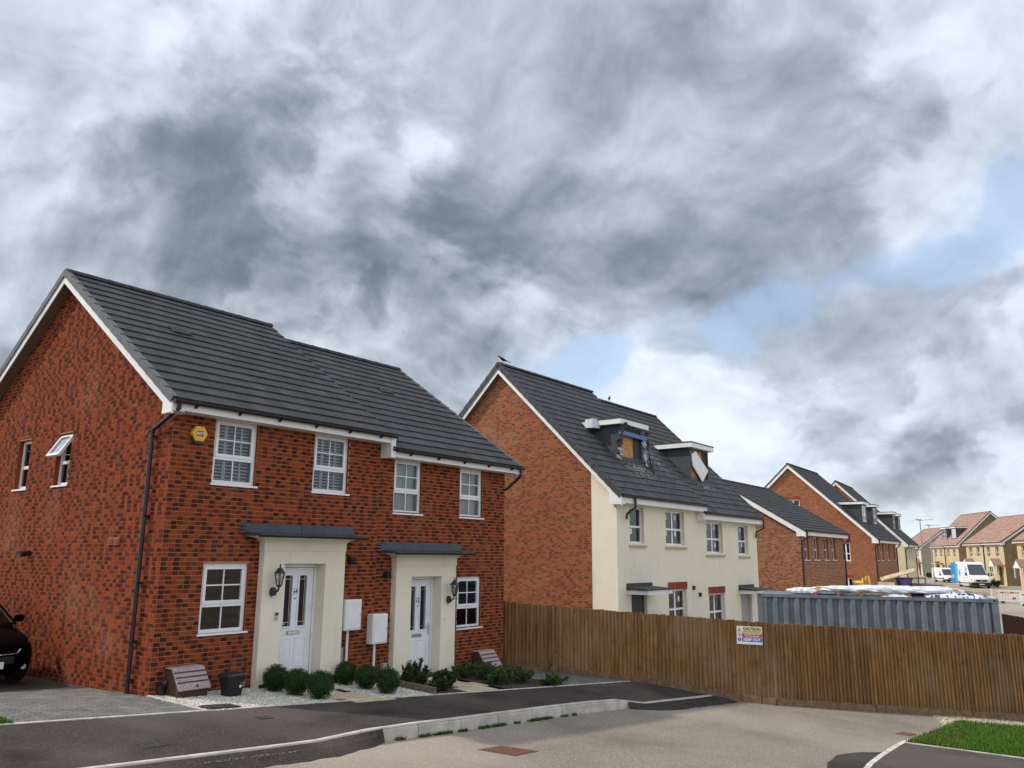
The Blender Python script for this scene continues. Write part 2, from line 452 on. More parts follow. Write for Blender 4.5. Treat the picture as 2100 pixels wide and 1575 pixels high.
def back_y(x): return -1.5 - .105 * x
def pave_z(x, y):
    t = (back_y(x) - y) / (back_y(x) - kerb_y(x)); t = max(0, min(1, t)); t = t * t * (3 - 2 * t)
    return PL(x, y) - drop(x) * t
def drive_z(x, y): return PL(x, y) if y < 0 else PL(x, 0) - .03 * y

# ---------------------------------------------------------------- walls
class Fr:                                                          # local wall frame: u along, d outwards, z up
    def __init__(s, o, ux, n): s.o = V(o); s.ux = V(ux); s.n = V(n)
    def p(s, u, d, z): return s.o + s.ux * u + s.n * d + V((0, 0, z))
def clip(poly, a, b, c):                                           # keep a*u + b*z <= c
    out = []
    for i, p in enumerate(poly):
        q = poly[(i + 1) % len(poly)]; fp = a * p[0] + b * p[1] - c; fq = a * q[0] + b * q[1] - c
        if fp <= 1e-9: out.append(p)
        if (fp < -1e-9 and fq > 1e-9) or (fp > 1e-9 and fq < -1e-9):
            t = fp / (fp - fq); out.append((p[0] + (q[0] - p[0]) * t, p[1] + (q[1] - p[1]) * t))
    return out
def halfplanes(outline):                                           # ccw outline
    H = []
    for i, p in enumerate(outline):
        q = outline[(i + 1) % len(outline)]; a, b = q[1] - p[1], -(q[0] - p[0]); H.append((a, b, a * p[0] + b * p[1]))
    return H
def wall(name, parent, fr, outline, ops, mats, depth=.15, reveal_mat=1):
    mb = MB(); H = halfplanes(outline)
    us = sorted({p[0] for p in outline} | {k for o in ops for k in o[:2]}); zs = sorted({p[1] for p in outline} | {k for o in ops for k in o[2:4]})
    for a, b in zip(us, us[1:]):
        for c, d in zip(zs, zs[1:]):
            um, zm = (a + b) / 2, (c + d) / 2
            if any(o[0] < um < o[1] and o[2] < zm < o[3] for o in ops): continue
            P = [(a, c), (b, c), (b, d), (a, d)]
            for h in H:
                P = clip(P, *h)
                if len(P) < 3: break
            if len(P) < 3: continue
            n = len(P)
            mb.add([fr.p(u, 0, z) for u, z in P], [tuple(range(n))], 0)
            mb.add([fr.p(u, -depth, z) for u, z in P], [tuple(range(n))[::-1]], 0)
    for o in ops:
        a, b, c, d = o[:4]
        for (u0, z0), (u1, z1) in (((a, c), (a, d)), ((a, d), (b, d)), ((b, d), (b, c)), ((b, c), (a, c))):
            mb.quad(fr.p(u0, 0, z0), fr.p(u1, 0, z1), fr.p(u1, -depth, z1), fr.p(u0, -depth, z0), reveal_mat, (.3, .2, .5, 1))
    return ob(name, mb, mats, parent, fix=False)
def courses(fr, outline, ops, off=0., zbase=0., rnd=None):         # list of bricks (u0, u1, z0) in stretcher bond
    H = halfplanes(outline); zmin = min(p[1] for p in outline); zmax = max(p[1] for p in outline); L = []
    k0 = math.ceil((zmin - zbase) / .075)
    for k in range(k0, int((zmax - zbase) / .075)):
        z = zbase + k * .075; lo, hi = -1e9, 1e9
        for zz in (z + .002, z + .073):
            P = list(outline)
            xs = []
            for i, p in enumerate(P):
                q = P[(i + 1) % len(P)]
                if (p[1] - zz) * (q[1] - zz) < 0: xs.append(p[0] + (q[0] - p[0]) * (zz - p[1]) / (q[1] - p[1]))
            if len(xs) < 2: lo, hi = 0, -1; break
            lo = max(lo, min(xs)); hi = min(hi, max(xs))
        if hi - lo < .05: continue
        spans = [(lo, hi)]
        for o in ops:
            if o[2] < z + .04 < o[3]:
                N = []
                for a, b in spans:
                    if o[0] >= b or o[1] <= a: N.append((a, b)); continue
                    if o[0] - a > .03: N.append((a, o[0]))
                    if b - o[1] > .03: N.append((o[1], b))
                spans = N
        for a, b in spans:
            i = math.floor((a - off) / .225) - 1
            while True:
                u0 = off + i * .225 + (k % 2) * .1125; u1 = u0 + .225; i += 1
                if u0 >= b: break
                s, e = max(u0, a), min(u1, b)
                if e - s > .035: L.append((s, e, z))
    return L
def brick_mb(mb, P, w, h, d, rn, c0=0, c1=1):                      # P(u,d,z) maps; one brick, five faces
    j = .0065
    u = (j, w - j); z = (j, h - j)
    pts = [P(u[0], 0, z[0]), P(u[1], 0, z[0]), P(u[1], d, z[0]), P(u[0], d, z[0]), P(u[0], 0, z[1]), P(u[1], 0, z[1]), P(u[1], d, z[1]), P(u[0], d, z[1])]
    r1, r2, fl = rn
    g = (c1, c0) if fl else (c0, c1)
    cs = [(r1, g[0] if k in (0, 3, 4, 7) else g[1], r2, 1) for k in range(8)]
    mb.add(pts, [(2, 3, 7, 6), (3, 2, 1, 0), (4, 5, 6, 7), (1, 2, 6, 5), (0, 4, 7, 3)], 0, cs)
BV = {}
def brick_variants(mat):
    if mat not in BV:
        L = []
        for i in range(40):
            mb = MB(); brick_mb(mb, lambda u, d, z: (u, -d, z), .225, .075, .008, (RD.random(), RD.random(), RD.random() < .5)); L.append(mesh_of('brick', mb, [mat]))
        BV[mat] = L
    return BV[mat]
def lay(walls, mat, root_m, nobj=0):
    """walls: (wall object, frame, bricks). The largest nobj whole bricks become parts; the rest is one stuff part per wall."""
    cand = []
    for wi, (w, fr, L) in enumerate(walls):
        for bi, (a, b, z) in enumerate(L):
            if b - a < .22 or not nobj: continue
            q = [pix(root_m @ fr.p(u, 0, zz)) for u, zz in ((a, z), (b, z), (b, z + .075), (a, z + .075))]
            cx = sum(k[0] for k in q) / 4; cy = sum(k[1] for k in q) / 4
            if not (5 < cx < 2095 and 5 < cy < 1570): continue
            ar = abs(sum(q[i][0] * q[(i + 1) % 4][1] - q[(i + 1) % 4][0] * q[i][1] for i in range(4))) / 2
            cand.append((ar, wi, bi))
    cand.sort(reverse=True); pick = {(w, b) for _, w, b in cand[:nobj]}
    for wi, (w, fr, L) in enumerate(walls):
        mb = MB(); rz = math.atan2(fr.ux.y, fr.ux.x)
        for bi, (a, b, z) in enumerate(L):
            if (wi, bi) in pick:
                o = link('brick', RD.choice(brick_variants(mat)), w, fr.p(a, 0, z), (0, 0, rz)); continue
            f = b - a
            c0, c1 = (0, f / .225) if RD.random() < .5 else (1 - f / .225, 1)
            brick_mb(mb, lambda u, d, zz: fr.p(a + u, d, z + zz), f, .075, .008, (RD.random(), RD.random(), RD.random() < .5), c0, c1)
        if mb.v: stuff(ob('brickwork', mb, mat, w, fix=False))

# ---------------------------------------------------------------- windows
def fbox(mb, fr, u0, u1, d0, d1, z0, z1, m=0, c=None):
    mb.hexa([fr.p(u0, d1, z0), fr.p(u1, d1, z0), fr.p(u1, d0, z0), fr.p(u0, d0, z0), fr.p(u0, d1, z1), fr.p(u1, d1, z1), fr.p(u1, d0, z1), fr.p(u0, d0, z1)], m, c)
def ring(mb, fr, u0, u1, z0, z1, w, d0, d1, m=0):
    fbox(mb, fr, u0, u0 + w, d0, d1, z0, z1, m); fbox(mb, fr, u1 - w, u1, d0, d1, z0, z1, m)
    fbox(mb, fr, u0 + w, u1 - w, d0, d1, z0, z0 + w, m); fbox(mb, fr, u0 + w, u1 - w, d0, d1, z1 - w, z1, m)
def sub(name, parent, mat, fn, bevel=0):
    mb = MB(); fn(mb); return ob(name, mb, mat, parent, bevel=bevel)
def window(parent, fr, u0, u1, z0, z1, rec=.05, style='georgian', blind=None, sill='plastic', vent=False, trans=.40, glass='glass', fw=.062):
    """frame mesh is the part; panes, bars, sill, blind, vent are its pieces"""
    mb = MB(); d1, d0 = -rec, -rec - .06; w = fw
    ring(mb, fr, u0, u1, z0, z1, w, d0, d1)
    zt = z0 + (z1 - z0) * trans
    if style != 'single': fbox(mb, fr, u0 + w, u1 - w, d0 + .002, d1 - .002, zt - .035, zt + .03)
    if style == 'georgian': ring(mb, fr, u0 + w * .8, u1 - w * .8, zt + .02, z1 - w * .8, .052, d0 + .01, d1 + .012)
    if style == 'quad': fbox(mb, fr, (u0 + u1) / 2 - .045, (u0 + u1) / 2 + .045, d0 + .004, d1 - .004, z0 + w, z1 - w)
    win = ob('window', mb, 'white_plastic', parent)
    um = (u0 + u1) / 2; dg = (d0 + d1) / 2 + .005
    def pane(a, b, c, d):
        m = MB(); m.quad(fr.p(a, dg, c), fr.p(b, dg, c), fr.p(b, dg, d), fr.p(a, dg, d)); ob('pane', m, glass, win, fix=False)
    def bar(a, b, c, d): sub('glazing_bar', win, 'white_plastic', lambda m: fbox(m, fr, a, b, dg - .012, dg + .012, c, d))
    W = w + .045 if style == 'georgian' else w
    if style == 'georgian':
        zb = zt + .065; zt1 = z1 - W
        pane(u0 + W, um, zb, zt1); pane(um, u1 - W, zb, zt1)
        bar(um - .011, um + .011, zb - .01, zt1 + .01); zm = (zb + zt1) / 2
        bar(u0 + W - .01, um - .011, zm - .011, zm + .011); bar(um + .011, u1 - W + .01, zm - .011, zm + .011)
        pane(u0 + w - .005, um, z0 + w - .005, zt - .03); pane(um, u1 - w + .005, z0 + w - .005, zt - .03)
        bar(um - .011, um + .011, z0 + w - .005, zt - .03)
    elif style == 'quad':
        for a, b in ((u0 + w, um - .04), (um + .04, u1 - w)): pane(a, b, z0 + w, zt - .03); pane(a, b, zt + .025, z1 - w)
    elif style == 'two':
        pane(u0 + w, u1 - w, z0 + w, zt - .03); pane(u0 + w, u1 - w, zt + .025, z1 - w)
    else: pane(u0 + w, u1 - w, z0 + w, z1 - w)
    if sill == 'plastic': sub('sill', win, 'white_plastic', lambda m: fbox(m, fr, u0 - .03, u1 + .05, d1 - .03, .035, z0 - .035, z0 - .002))
    elif sill == 'stone':
        sub('sill', win, 'stone_sill', lambda m: fbox(m, fr, u0 - .06, u1 + .1, -rec + .0, .05, z0 - .13, z0 - .06))
        sub('sill_board', win, 'white_plastic', lambda m: fbox(m, fr, u0 + .01, u1 - .01, d1 - .02, -.01, z0 - .05, z0 - .004))
    if vent: sub('trickle_vent', win, 'white_plastic', lambda m: fbox(m, fr, um - (u1 - u0) * .27, um + (u1 - u0) * .27, d1 - .002, d1 + .022, z1 - .045, z1 - .022))
    if blind:
        m = MB(); D = dg - .09
        if blind == 'shutter':
            n = int((z1 - z0 - .15) / .062)
            for i in range(n):
                z = z0 + .08 + i * .062
                m.hexa([fr.p(u0 + .07, D + .02, z), fr.p(u1 - .07, D + .02, z), fr.p(u1 - .07, D - .02, z + .026), fr.p(u0 + .07, D - .02, z + .026),
                        fr.p(u0 + .07, D + .02, z + .007), fr.p(u1 - .07, D + .02, z + .007), fr.p(u1 - .07, D - .02, z + .033), fr.p(u0 + .07, D - .02, z + .033)])
            for k in (.33, .36, .72): fbox(m, fr, u0 + (u1 - u0) * k - .017, u0 + (u1 - u0) * k + .017, D + .021, D + .03, z0 + .05, z1 - .05)
            ob('blind', m, 'blind_white', win)
        elif blind == 'slats':
            n = int((z1 - z0 - .12) / .05)
            for i in range(n):
                z = z0 + .07 + i * .05
                m.hexa([fr.p(u0 + .06, D + .02, z), fr.p(u1 - .06, D + .02, z), fr.p(u1 - .06, D - .02, z + .018), fr.p(u0 + .06, D - .02, z + .018),
                        fr.p(u0 + .06, D + .02, z + .004), fr.p(u1 - .06, D + .02, z + .004), fr.p(u1 - .06, D - .02, z + .022), fr.p(u0 + .06, D - .02, z + .022)])
            ob('blind', m, 'blind_dark', win)
        else:
            N = 26; vs = []
            for i in range(N + 1):
                u = u0 + .04 + (u1 - u0 - .08) * i / N; d = D - .02 + .018 * math.sin(i * 1.9)
                vs += [fr.p(u, d, z0 + .04), fr.p(u, d, z1 - .04)]
            m.add(vs, [(2 * i, 2 * i + 2, 2 * i + 3, 2 * i + 1) for i in range(N)]); ob('curtain', m, 'curtain_pale', win, fix=False)
    return win

# ---------------------------------------------------------------- roofs
TV = {}
def tile_mesh(mat, w, g, k):
    key = (mat, round(w, 3), round(g, 3), k)
    if key not in TV:
        mb = MB(); r = ((k * 37) % 11) / 10.
        a, b = .004, w - .004
        mb.hexa([(a, 0, .012), (b, 0, .012), (b, g + .055, -.012), (a, g + .055, -.012), (a, 0, .040), (b, 0, .040), (b, g + .055, .010), (a, g + .055, .010)], 0, (r, 0, r, 1))
        TV[key] = mesh_of('roof_tile', mb, [mat])
    return TV[key]
def tile_slope(roof, o, ux, up, W, L, gauge, tw, mat, nobj, root_m, skip=None, stagger=True):
    """o lower-left corner of the slope, ux along the eaves, up the unit vector up the slope"""
    o, ux, up = V(o), V(ux), V(up); n = ux.cross(up)
    rows = max(1, round(L / gauge)); g = L / rows; cand = []
    for r in range(rows):
        st = -tw / 2 if (stagger and r % 2) else 0.
        i = 0
        while True:
            a = st + i * tw; b = min(a + tw, W); a = max(a, 0); i += 1
            if a >= W - .02: break
            if b - a < .03: continue
            c = o + ux * ((a + b) / 2) + up * ((r + .5) * g)
            if skip and skip(c): continue
            cand.append((r, a, b))
    def size(t):
        r, a, b = t; p = root_m @ (o + ux * ((a + b) / 2) + up * ((r + .5) * g)); return (p - CPOS).length if b - a > tw * .9 else 1e3 + (p - CPOS).length
    order = sorted(cand, key=size); pick = set(order[:nobj]); mb = MB()
    mt = Matrix((ux, up, n)).transposed()
    eul = mt.to_euler()
    for t in cand:
        r, a, b = t; P = o + ux * a + up * (r * g)
        if t in pick: link('roof_tile', tile_mesh(mat, b - a, g, RD.randrange(8)), roof, P, eul)
        else:
            k = RD.random(); q = lambda x, y, z: P + ux * x + up * y + n * z; w = b - a
            mb.hexa([q(.003, 0, .012), q(w - .003, 0, .012), q(w - .003, g + .055, -.012), q(.003, g + .055, -.012), q(.003, 0, .04), q(w - .003, 0, .04), q(w - .003, g + .055, .01), q(.003, g + .055, .01)], 0, (k, 0, k, 1))
    if mb.v: stuff(ob('tile_courses', mb, mat, roof, fix=False))
    return rows
def roof(root, x0, x1, ye, ze, yr, zr, yb, mat, nobj, root_m, gauge=.345, tw=.33, skip=None, verge=(True, False), detail=True, stagger=True, rw=.45):
    """gabled roof, eaves at (ye, ze) and (yb, ze), ridge along x at (yr, zr)"""
    th = .05; mb = MB()
    for a, b in ((ye, yr), (yb, yr)):
        mb.hexa([(x0, a, ze - th), (x1, a, ze - th), (x1, b, zr - th), (x0, b, zr - th), (x0, a, ze), (x1, a, ze), (x1, b, zr), (x0, b, zr)], 0, (.4, 0, .4, 1))
    rf = ob('roof', mb, mat, root)
    up = V((0, yr - ye, zr - ze)); L = up.length; up.normalize()
    n = tile_slope(rf, (x0, ye, ze), (1, 0, 0), up, x1 - x0, L - .03, gauge, tw, mat, nobj, root_m, skip, stagger)
    m2 = MB(); ub = V((0, yr - yb, zr - ze)); ub.normalize(); nb = V((-1, 0, 0)).cross(ub)
    for r in range(n):                                             # rear courses, never in view: long strips
        P = V((x0, yb, ze)) + ub * (r * L / n); g = L / n
        q = [P + V((x1 - x0, 0, 0)), P, P + ub * (g + .04), P + V((x1 - x0, 0, 0)) + ub * (g + .04)]
        m2.hexa([q[0] + nb * .01, q[1] + nb * .01, q[2] - nb * .01, q[3] - nb * .01, q[0] + nb * .036, q[1] + nb * .036, q[2] + nb * .01, q[3] + nb * .01], 0, (.4, 0, .4, 1))
    stuff(ob('rear_tile_courses', m2, mat, rf, fix=False))
    # ridge tiles: half-round caps
    k = max(1, round((x1 - x0) / rw)); w = (x1 - x0) / k; prof = [(.135 * math.cos(t), .105 * math.sin(t)) for t in [math.pi * i / 8 for i in range(9)]]
    mr = MB(); N = 9
    for xx, s in ((.003, 1.), (w - .06, .97), (w - .06, 1.04), (w - .003, 1.04)): mr.add([(xx, y * s, z * s) for y, z in prof] , [], 0, (.3, 0, .3, 1))
    for i in range(3):
        for j in range(N - 1): mr.f.append((i * N + j, i * N + j + 1, (i + 1) * N + j + 1, (i + 1) * N + j)); mr.m.append(0)
    mr.f += [tuple(range(N)), tuple(range(3 * N, 4 * N))]; mr.m += [0, 0]
    me = mesh_of('ridge_tile', mr, [mat]); fixn(me)
    if detail:
        for i in range(k): link('ridge_tile', me, rf, (x0 + i * w, yr, zr - .035))
    else:
        m3 = MB()
        for i in range(k):
            o = len(m3.v); m3.add([(x + x0 + i * w, y + yr, z + zr - .035) for x, y, z in mr.v], mr.f, 0, (.3, 0, .3, 1))
        stuff(ob('ridge_tiles', m3, mat, rf))
    return rf, up, L, n
def verge_caps(rf, x, side, o_y, ze, up, L, n, mat='verge_grey', drop_=.075):
    """dry verge units along both slopes of a gable end; side -1 left end"""
    g = (L - .03) / n; nn = V((1, 0, 0)).cross(up)
    for P0, u, flip in ((V((x, o_y[0], ze)), up, 1), (V((x, o_y[1], ze)), V((0, -up.y, up.z)), -1)):
        mb = MB(); nrm = V((1, 0, 0)).cross(u) * flip
        q = lambda a, b, c: V((a * side, 0, 0)) + u * b + nrm * c
        mb.hexa([q(.028, 0, -drop_), q(-.07, 0, -.02), q(-.07, g + .03, -.03), q(.028, g + .03, -drop_ - .012), q(.028, 0, .056), q(-.07, 0, .056), q(-.07, g + .03, .04), q(.028, g + .03, .04)], 0, (.5, 0, .5, 1))
        me = mesh_of('verge_cap', mb, [mat]); fixn(me)
        for r in range(n): link('verge_cap', me, rf, P0 + u * (r * g))
def barge(root, x, side, ye, ze, yr, zr, yb, w=.24, over=.22, mat='white_paint', box_drop=.30, soff='soffit_brown'):
    mb = MB()
    for y0, y1 in ((ye, yr), (yb, yr)):
        a = V((x, y0, ze - .05)); b = V((x, y1, zr - .05)); t = .022 * side
        mb.hexa([a + V((0, 0, -w)), b + V((0, 0, -w)), b + V((t, 0, -w)), a + V((t, 0, -w)), a, b, b + V((t, 0, 0)), a + V((t, 0, 0))])
    o = ob('barge_board', mb, mat, root)
    m2 = MB(); xi = x - side * over
    for y0, y1 in ((ye, yr), (yb, yr)):
        m2.hexa([(x, y0, ze - .05 - w + .012), (x, y1, zr - .05 - w + .012), (xi, y1, zr - .05 - w + .012), (xi, y0, ze - .05 - w + .012), (x, y0, ze - w), (x, y1, zr - w), (xi, y1, zr - w), (xi, y0, ze - w)])
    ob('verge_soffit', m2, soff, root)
    return o
def box_end(root, x, side, ye, ze, s, hgt=.30, mat='white_paint', depth=.32, over=.2):
    """the boxed foot of a barge board at the eaves"""
    z1 = ze - .04; poly = [(ye + .012, z1 - hgt), (ye + depth, z1 - hgt), (ye + depth, z1 + depth * s - .06), (ye + .012, z1 - .02)]
    mb = MB(); mb.prism(poly, lambda p, q, t: (t, p, q), x - side * over, x + side * .03)
    return ob('box_end', mb, mat, root)
def gutter(root, x0, x1, y, z, brackets=True, r=.058):
    mb = MB(); prof = [(y - r + r * math.cos(t), z + r * math.sin(t)) for t in [math.pi + math.pi * i / 8 for i in range(9)]]
    N = 9; vs = [(x, a, b) for x in (x0, x1) for a, b in prof] + [(x, y - r + (a - y + r) * .9, z + (b - z) * .9 + .002) for x in (x0, x1) for a, b in prof]
    fs = [(j, j + 1, N + j + 1, N + j) for j in range(N - 1)] + [(2 * N + j, 3 * N + j, 3 * N + j + 1, 2 * N + j + 1) for j in range(N - 1)]
    fs += [tuple(range(N)), tuple(range(N, 2 * N)), (0, N, 3 * N, 2 * N), (N - 1, 3 * N - 1, 4 * N - 1, 2 * N - 1)]
    mb.add(vs, fs)
    g = ob('gutter', mb, 'black_plastic', root)
    if brackets:
        n = max(2, int((x1 - x0) / .8)); m2 = MB()
        m2.prism([(y, z - .1), (y - .03, z - .1), (y - 2 * r - .006, z - .03), (y - 2 * r - .006, z + .008), (y, z + .008)], lambda p, q, t: (t, p, q), -.014, .014)
        me = mesh_of('gutter_bracket', m2, ['black_plastic']); fixn(me)
        for i in range(n): link('gutter_bracket', me, g, (x0 + (i + .5) * (x1 - x0) / n, 0, 0))
    return g
def downpipe(root, pts, r=.036, clips=()):
    mb = MB(); mb.tube(pts, r, 10)
    d = ob('downpipe', mb, 'black_plastic', root, smooth=False)
    for p, t in clips:
        sub('pipe_clip', d, 'black_plastic', lambda m: m.box(p[0] - .05, p[0] + .05, p[1] - .05, p[1] + .05, p[2] - .02, p[2] + .02) if not t else m.box(p[0] - .045, p[0] + t, p[1] - .05, p[1] + .05, p[2] - .018, p[2] + .018))
    return d
# ---------------------------------------------------------------- numbered semi-detached pair
TXT = Matrix(((1, 0, 0, 0), (0, 0, -1, 0), (0, 1, 0, 0), (0, 0, 0, 1)))
def front_text(name, body, size, mat, parent, x, y, z, **k):
    return text(name, body, size, mat, parent, Matrix.Translation((x, y, z)) @ TXT, **k)
def front_door(root, x0, y, z0, number, hand):
    """x0 left of the recess (0.96 wide), door plane y, threshold z0"""
    mb = MB(); fr = Fr((0, y, 0), (1, 0, 0), (0, -1, 0)); w = .96; h = 2.07
    fbox(mb, fr, x0, x0 + .055, -.07, .0, z0, z0 + h); fbox(mb, fr, x0 + w - .055, x0 + w, -.07, .0, z0, z0 + h); fbox(mb, fr, x0 + .055, x0 + w - .055, -.07, .0, z0 + h - .06, z0 + h)
    ob('door_frame', mb, 'white_door', root, bevel=.006)
    a, b = x0 + .065, x0 + w - .065; ys = .018
    gl = [(a + .155, a + .335), (b - .335, b - .155)]
    # slab with two glazed slots cut out, built from strips
    mb = MB(); zs = (z0 + .04, z0 + .93, z0 + 1.86, z0 + h - .068); us = (a, gl[0][0], gl[0][1], gl[1][0], gl[1][1], b)
    for i in range(5):
        for k in range(3):
            if k == 1 and i in (1, 3): continue
            fbox(mb, fr, us[i], us[i + 1], -.06, -ys, zs[k], zs[k + 1])
    d = ob('door', mb, 'white_door', root)
    for g0, g1 in gl:
        mb = MB(); ring(mb, fr, g0 - .03, g1 + .03, zs[1] - .03, zs[2] + .03, .03, -ys - .004, -ys + .016); ob('glazing_trim', mb, 'white_door', d)
        sub('pane', d, 'door_glass', lambda m: m.quad(fr.p(g0, -.045, zs[1]), fr.p(g1, -.045, zs[1]), fr.p(g1, -.045, zs[2]), fr.p(g0, -.045, zs[2])))
        mb = MB()
        for u in (g0 + .03, g1 - .03): fbox(mb, fr, u - .004, u + .004, -.043, -.036, zs[1], zs[2])
        for z in (zs[1] + .07, zs[2] - .07): fbox(mb, fr, g0, g1, -.043, -.037, z - .004, z + .004)
        ob('lead_came', mb, 'chrome', d)
    for g0, g1 in gl:                                              # lower raised panels
        mb = MB(); ring(mb, fr, g0 - .05, g1 + .05, z0 + .2, z0 + .72, .018, -ys - .002, -ys + .012); fbox(mb, fr, g0 - .01, g1 + .01, -ys - .002, -ys + .010, z0 + .25, z0 + .67)
        ob('door_panel', mb, 'white_door', d, bevel=.004)
    um = (a + b) / 2
    mb = MB(); fbox(mb, fr, um - .15, um + .15, -ys - .001, -ys + .012, z0 + .775, z0 + .85); lb = ob('letter_plate', mb, 'steel_grey', d, bevel=.004)
    sub('flap', lb, 'chrome', lambda m: fbox(m, fr, um - .12, um + .12, -ys + .013, -ys + .018, z0 + .79, z0 + .835))
    front_text('number', number, .145, 'black_plastic', d, um, y + ys - .004, z0 + 1.56, bold=.002)
    mb = MB(); mb.tube([fr.p(um, -ys - .002, z0 + 1.43), fr.p(um, -ys + .012, z0 + 1.43)], .014, 10); ob('spy_hole', mb, 'black_plastic', d)
    hx = a + .05 if hand < 0 else b - .05
    mb = MB(); fbox(mb, fr, hx - .016, hx + .016, -ys - .001, -ys + .01, z0 + .80, z0 + 1.05); mb.tube([fr.p(hx, -ys + .01, z0 + .98), fr.p(hx, -ys + .05, z0 + .98), fr.p(hx - hand * .12, -ys + .055, z0 + .98)], .010, 8)
    ob('handle', mb, 'chrome', d)
    sub('threshold', d, 'steel_grey', lambda m: fbox(m, fr, x0 + .01, x0 + w - .01, -.05, .03, z0 + .005, z0 + .035))
def porch(root, x0, z0, lead_seed):
    """cream surround 1.92 wide, 0.15 proud, with frieze, cove and lead-topped canopy; z0 = threshold level"""
    w = 1.92; P = .15; mb = MB(); r0, r1 = x0 + .47, x0 + 1.43; zl = z0 + 2.08
    mb.box(x0, r0, -P, -.002, z0 - .35, zl); mb.box(r1, x0 + w, -P, -.002, z0 - .35, zl); mb.box(x0, x0 + w, -P, -.002, zl, z0 + 2.31)
    mb.box(r0 - .06, r0, -.002, .11, z0 - .35, zl); mb.box(r1, r1 + .06, -.002, .11, z0 - .35, zl); mb.box(r0, r1, -.002, .11, zl, zl + .06)
    po = ob('porch', mb, 'cream_render', root)
    mb = MB(); mb.box(x0 - .012, x0 + w + .012, -P - .014, -.002, z0 + 2.31, z0 + 2.45); ob('frieze', mb, 'cream_trim', po, bevel=.005)
    mb = MB(); prof = []
    for i in range(8):
        t = i / 7 * math.pi / 2; prof.append((.012 + .30 * (1 - math.cos(t)), z0 + 2.45 + .115 * math.sin(t)))
    prof.append((.33, z0 + 2.575))
    secs = []
    for e, z in prof: secs.append([(x0 - e * .95, -P - e, z), (x0 + w + e * .95, -P - e, z), (x0 + w + e * .95, -.003, z), (x0 - e * .95, -.003, z)])
    mb.loft(secs); ob('cove', mb, 'cream_trim', po)
    mb = MB(); a, b = x0 - .36, x0 + w + .24; y = -.47
    mb.hexa([(a, y, z0 + 2.577), (b, y, z0 + 2.577), (b, -.003, z0 + 2.577), (a, -.003, z0 + 2.577), (a, y, z0 + 2.61), (b, y, z0 + 2.61), (b, -.003, z0 + 2.65), (a, -.003, z0 + 2.65)])
    cn = ob('canopy', mb, 'lead', po)
    for k in range(2):
        p, q = (a - .0, (a + b) / 2 - .006) if k == 0 else ((a + b) / 2 + .004, b + .06)
        sub('lead_flashing', cn, 'lead', lambda m: m.hexa([(p, -.055, z0 + 2.632), (q, -.055, z0 + 2.632), (q, -.009, z0 + 2.632), (p, -.009, z0 + 2.632), (p, -.034, z0 + 2.80), (q, -.034, z0 + 2.80), (q, -.009, z0 + 2.81), (p, -.009, z0 + 2.81)]), .006)
    for k in range(3):                                             # cut ends of the lead, stepped at the corner
        sub('lead_end', cn, 'lead', lambda m: m.hexa([(a - .13, -.03, z0 + 2.63 + .06 * k), (a - .003, -.06, z0 + 2.62 + .06 * k), (a - .003, -.011, z0 + 2.62 + .06 * k), (a - .13, -.011, z0 + 2.63 + .06 * k),
                                                      (a - .12, -.03, z0 + 2.65 + .06 * k), (a - .003, -.06, z0 + 2.675 + .06 * k), (a - .003, -.011, z0 + 2.675 + .06 * k), (a - .12, -.011, z0 + 2.65 + .06 * k)]))
    gm = MB(); N = 7; prof = [(y - .035 + .035 * math.cos(t), z0 + 2.585 + .04 * math.sin(t)) for t in [math.pi + math.pi * i / (N - 1) for i in range(N)]]
    gm.prism(prof + [(y - .035, z0 + 2.587)], lambda p, q, t: (t, p, q), a - .02, b + .03); ob('porch_gutter', gm, 'black_plastic', po)
    return po
def lantern(name, label, x, y, z, flip):
    t = thing(name, label, 'lantern', (x, y, z), 0, 'lanterns beside the front doors')
    ob('back_plate', MB().lathe([(.02, -.07), (.062, -.05), (.066, .03), (.045, .075), (.02, .085)], (0, -.028, 0), 10), 'black_metal', t)
    mb = MB(); mb.tube([(0, -.03, .02), (0, -.1, -.01), (0, -.17, .03), (0, -.19, .10)], .016, 8); ob('arm', mb, 'black_metal', t)
    c = (0, -.19, 0)
    ob('lamp_base', MB().lathe([(.012, .085), (.04, .10), (.055, .125), (.055, .135)], c, 6), 'black_metal', t)
    ob('glass', MB().lathe([(.048, .137), (.083, .325)], c, 6), 'glass_lantern', t)
    mb = MB()
    for k in range(6):
        a = math.pi / 3 * k; mb.tube([(.053 * math.cos(a), -.19 + .053 * math.sin(a), .13), (.09 * math.cos(a), -.19 + .09 * math.sin(a), .335)], .0075, 5)
    ob('cage', mb, 'black_metal', t)
    ob('lamp_top', MB().lathe([(.112, .33), (.105, .35), (.06, .40), (.05, .425), (.018, .44), (.012, .46), (.02, .475), (.006, .50)], c, 6), 'black_metal', t)
    ob('bulb', MB().lathe([(.004, .15), (.022, .17), (.03, .22), (.018, .27), (.004, .285)], c, 8), 'white_plastic', t, smooth=True)
    ob('motion_sensor', MB().lathe([(.004, -.105), (.022, -.095), (.026, -.07)], (0, -.045, 0), 10), 'white_plastic', t, smooth=True)
    return t
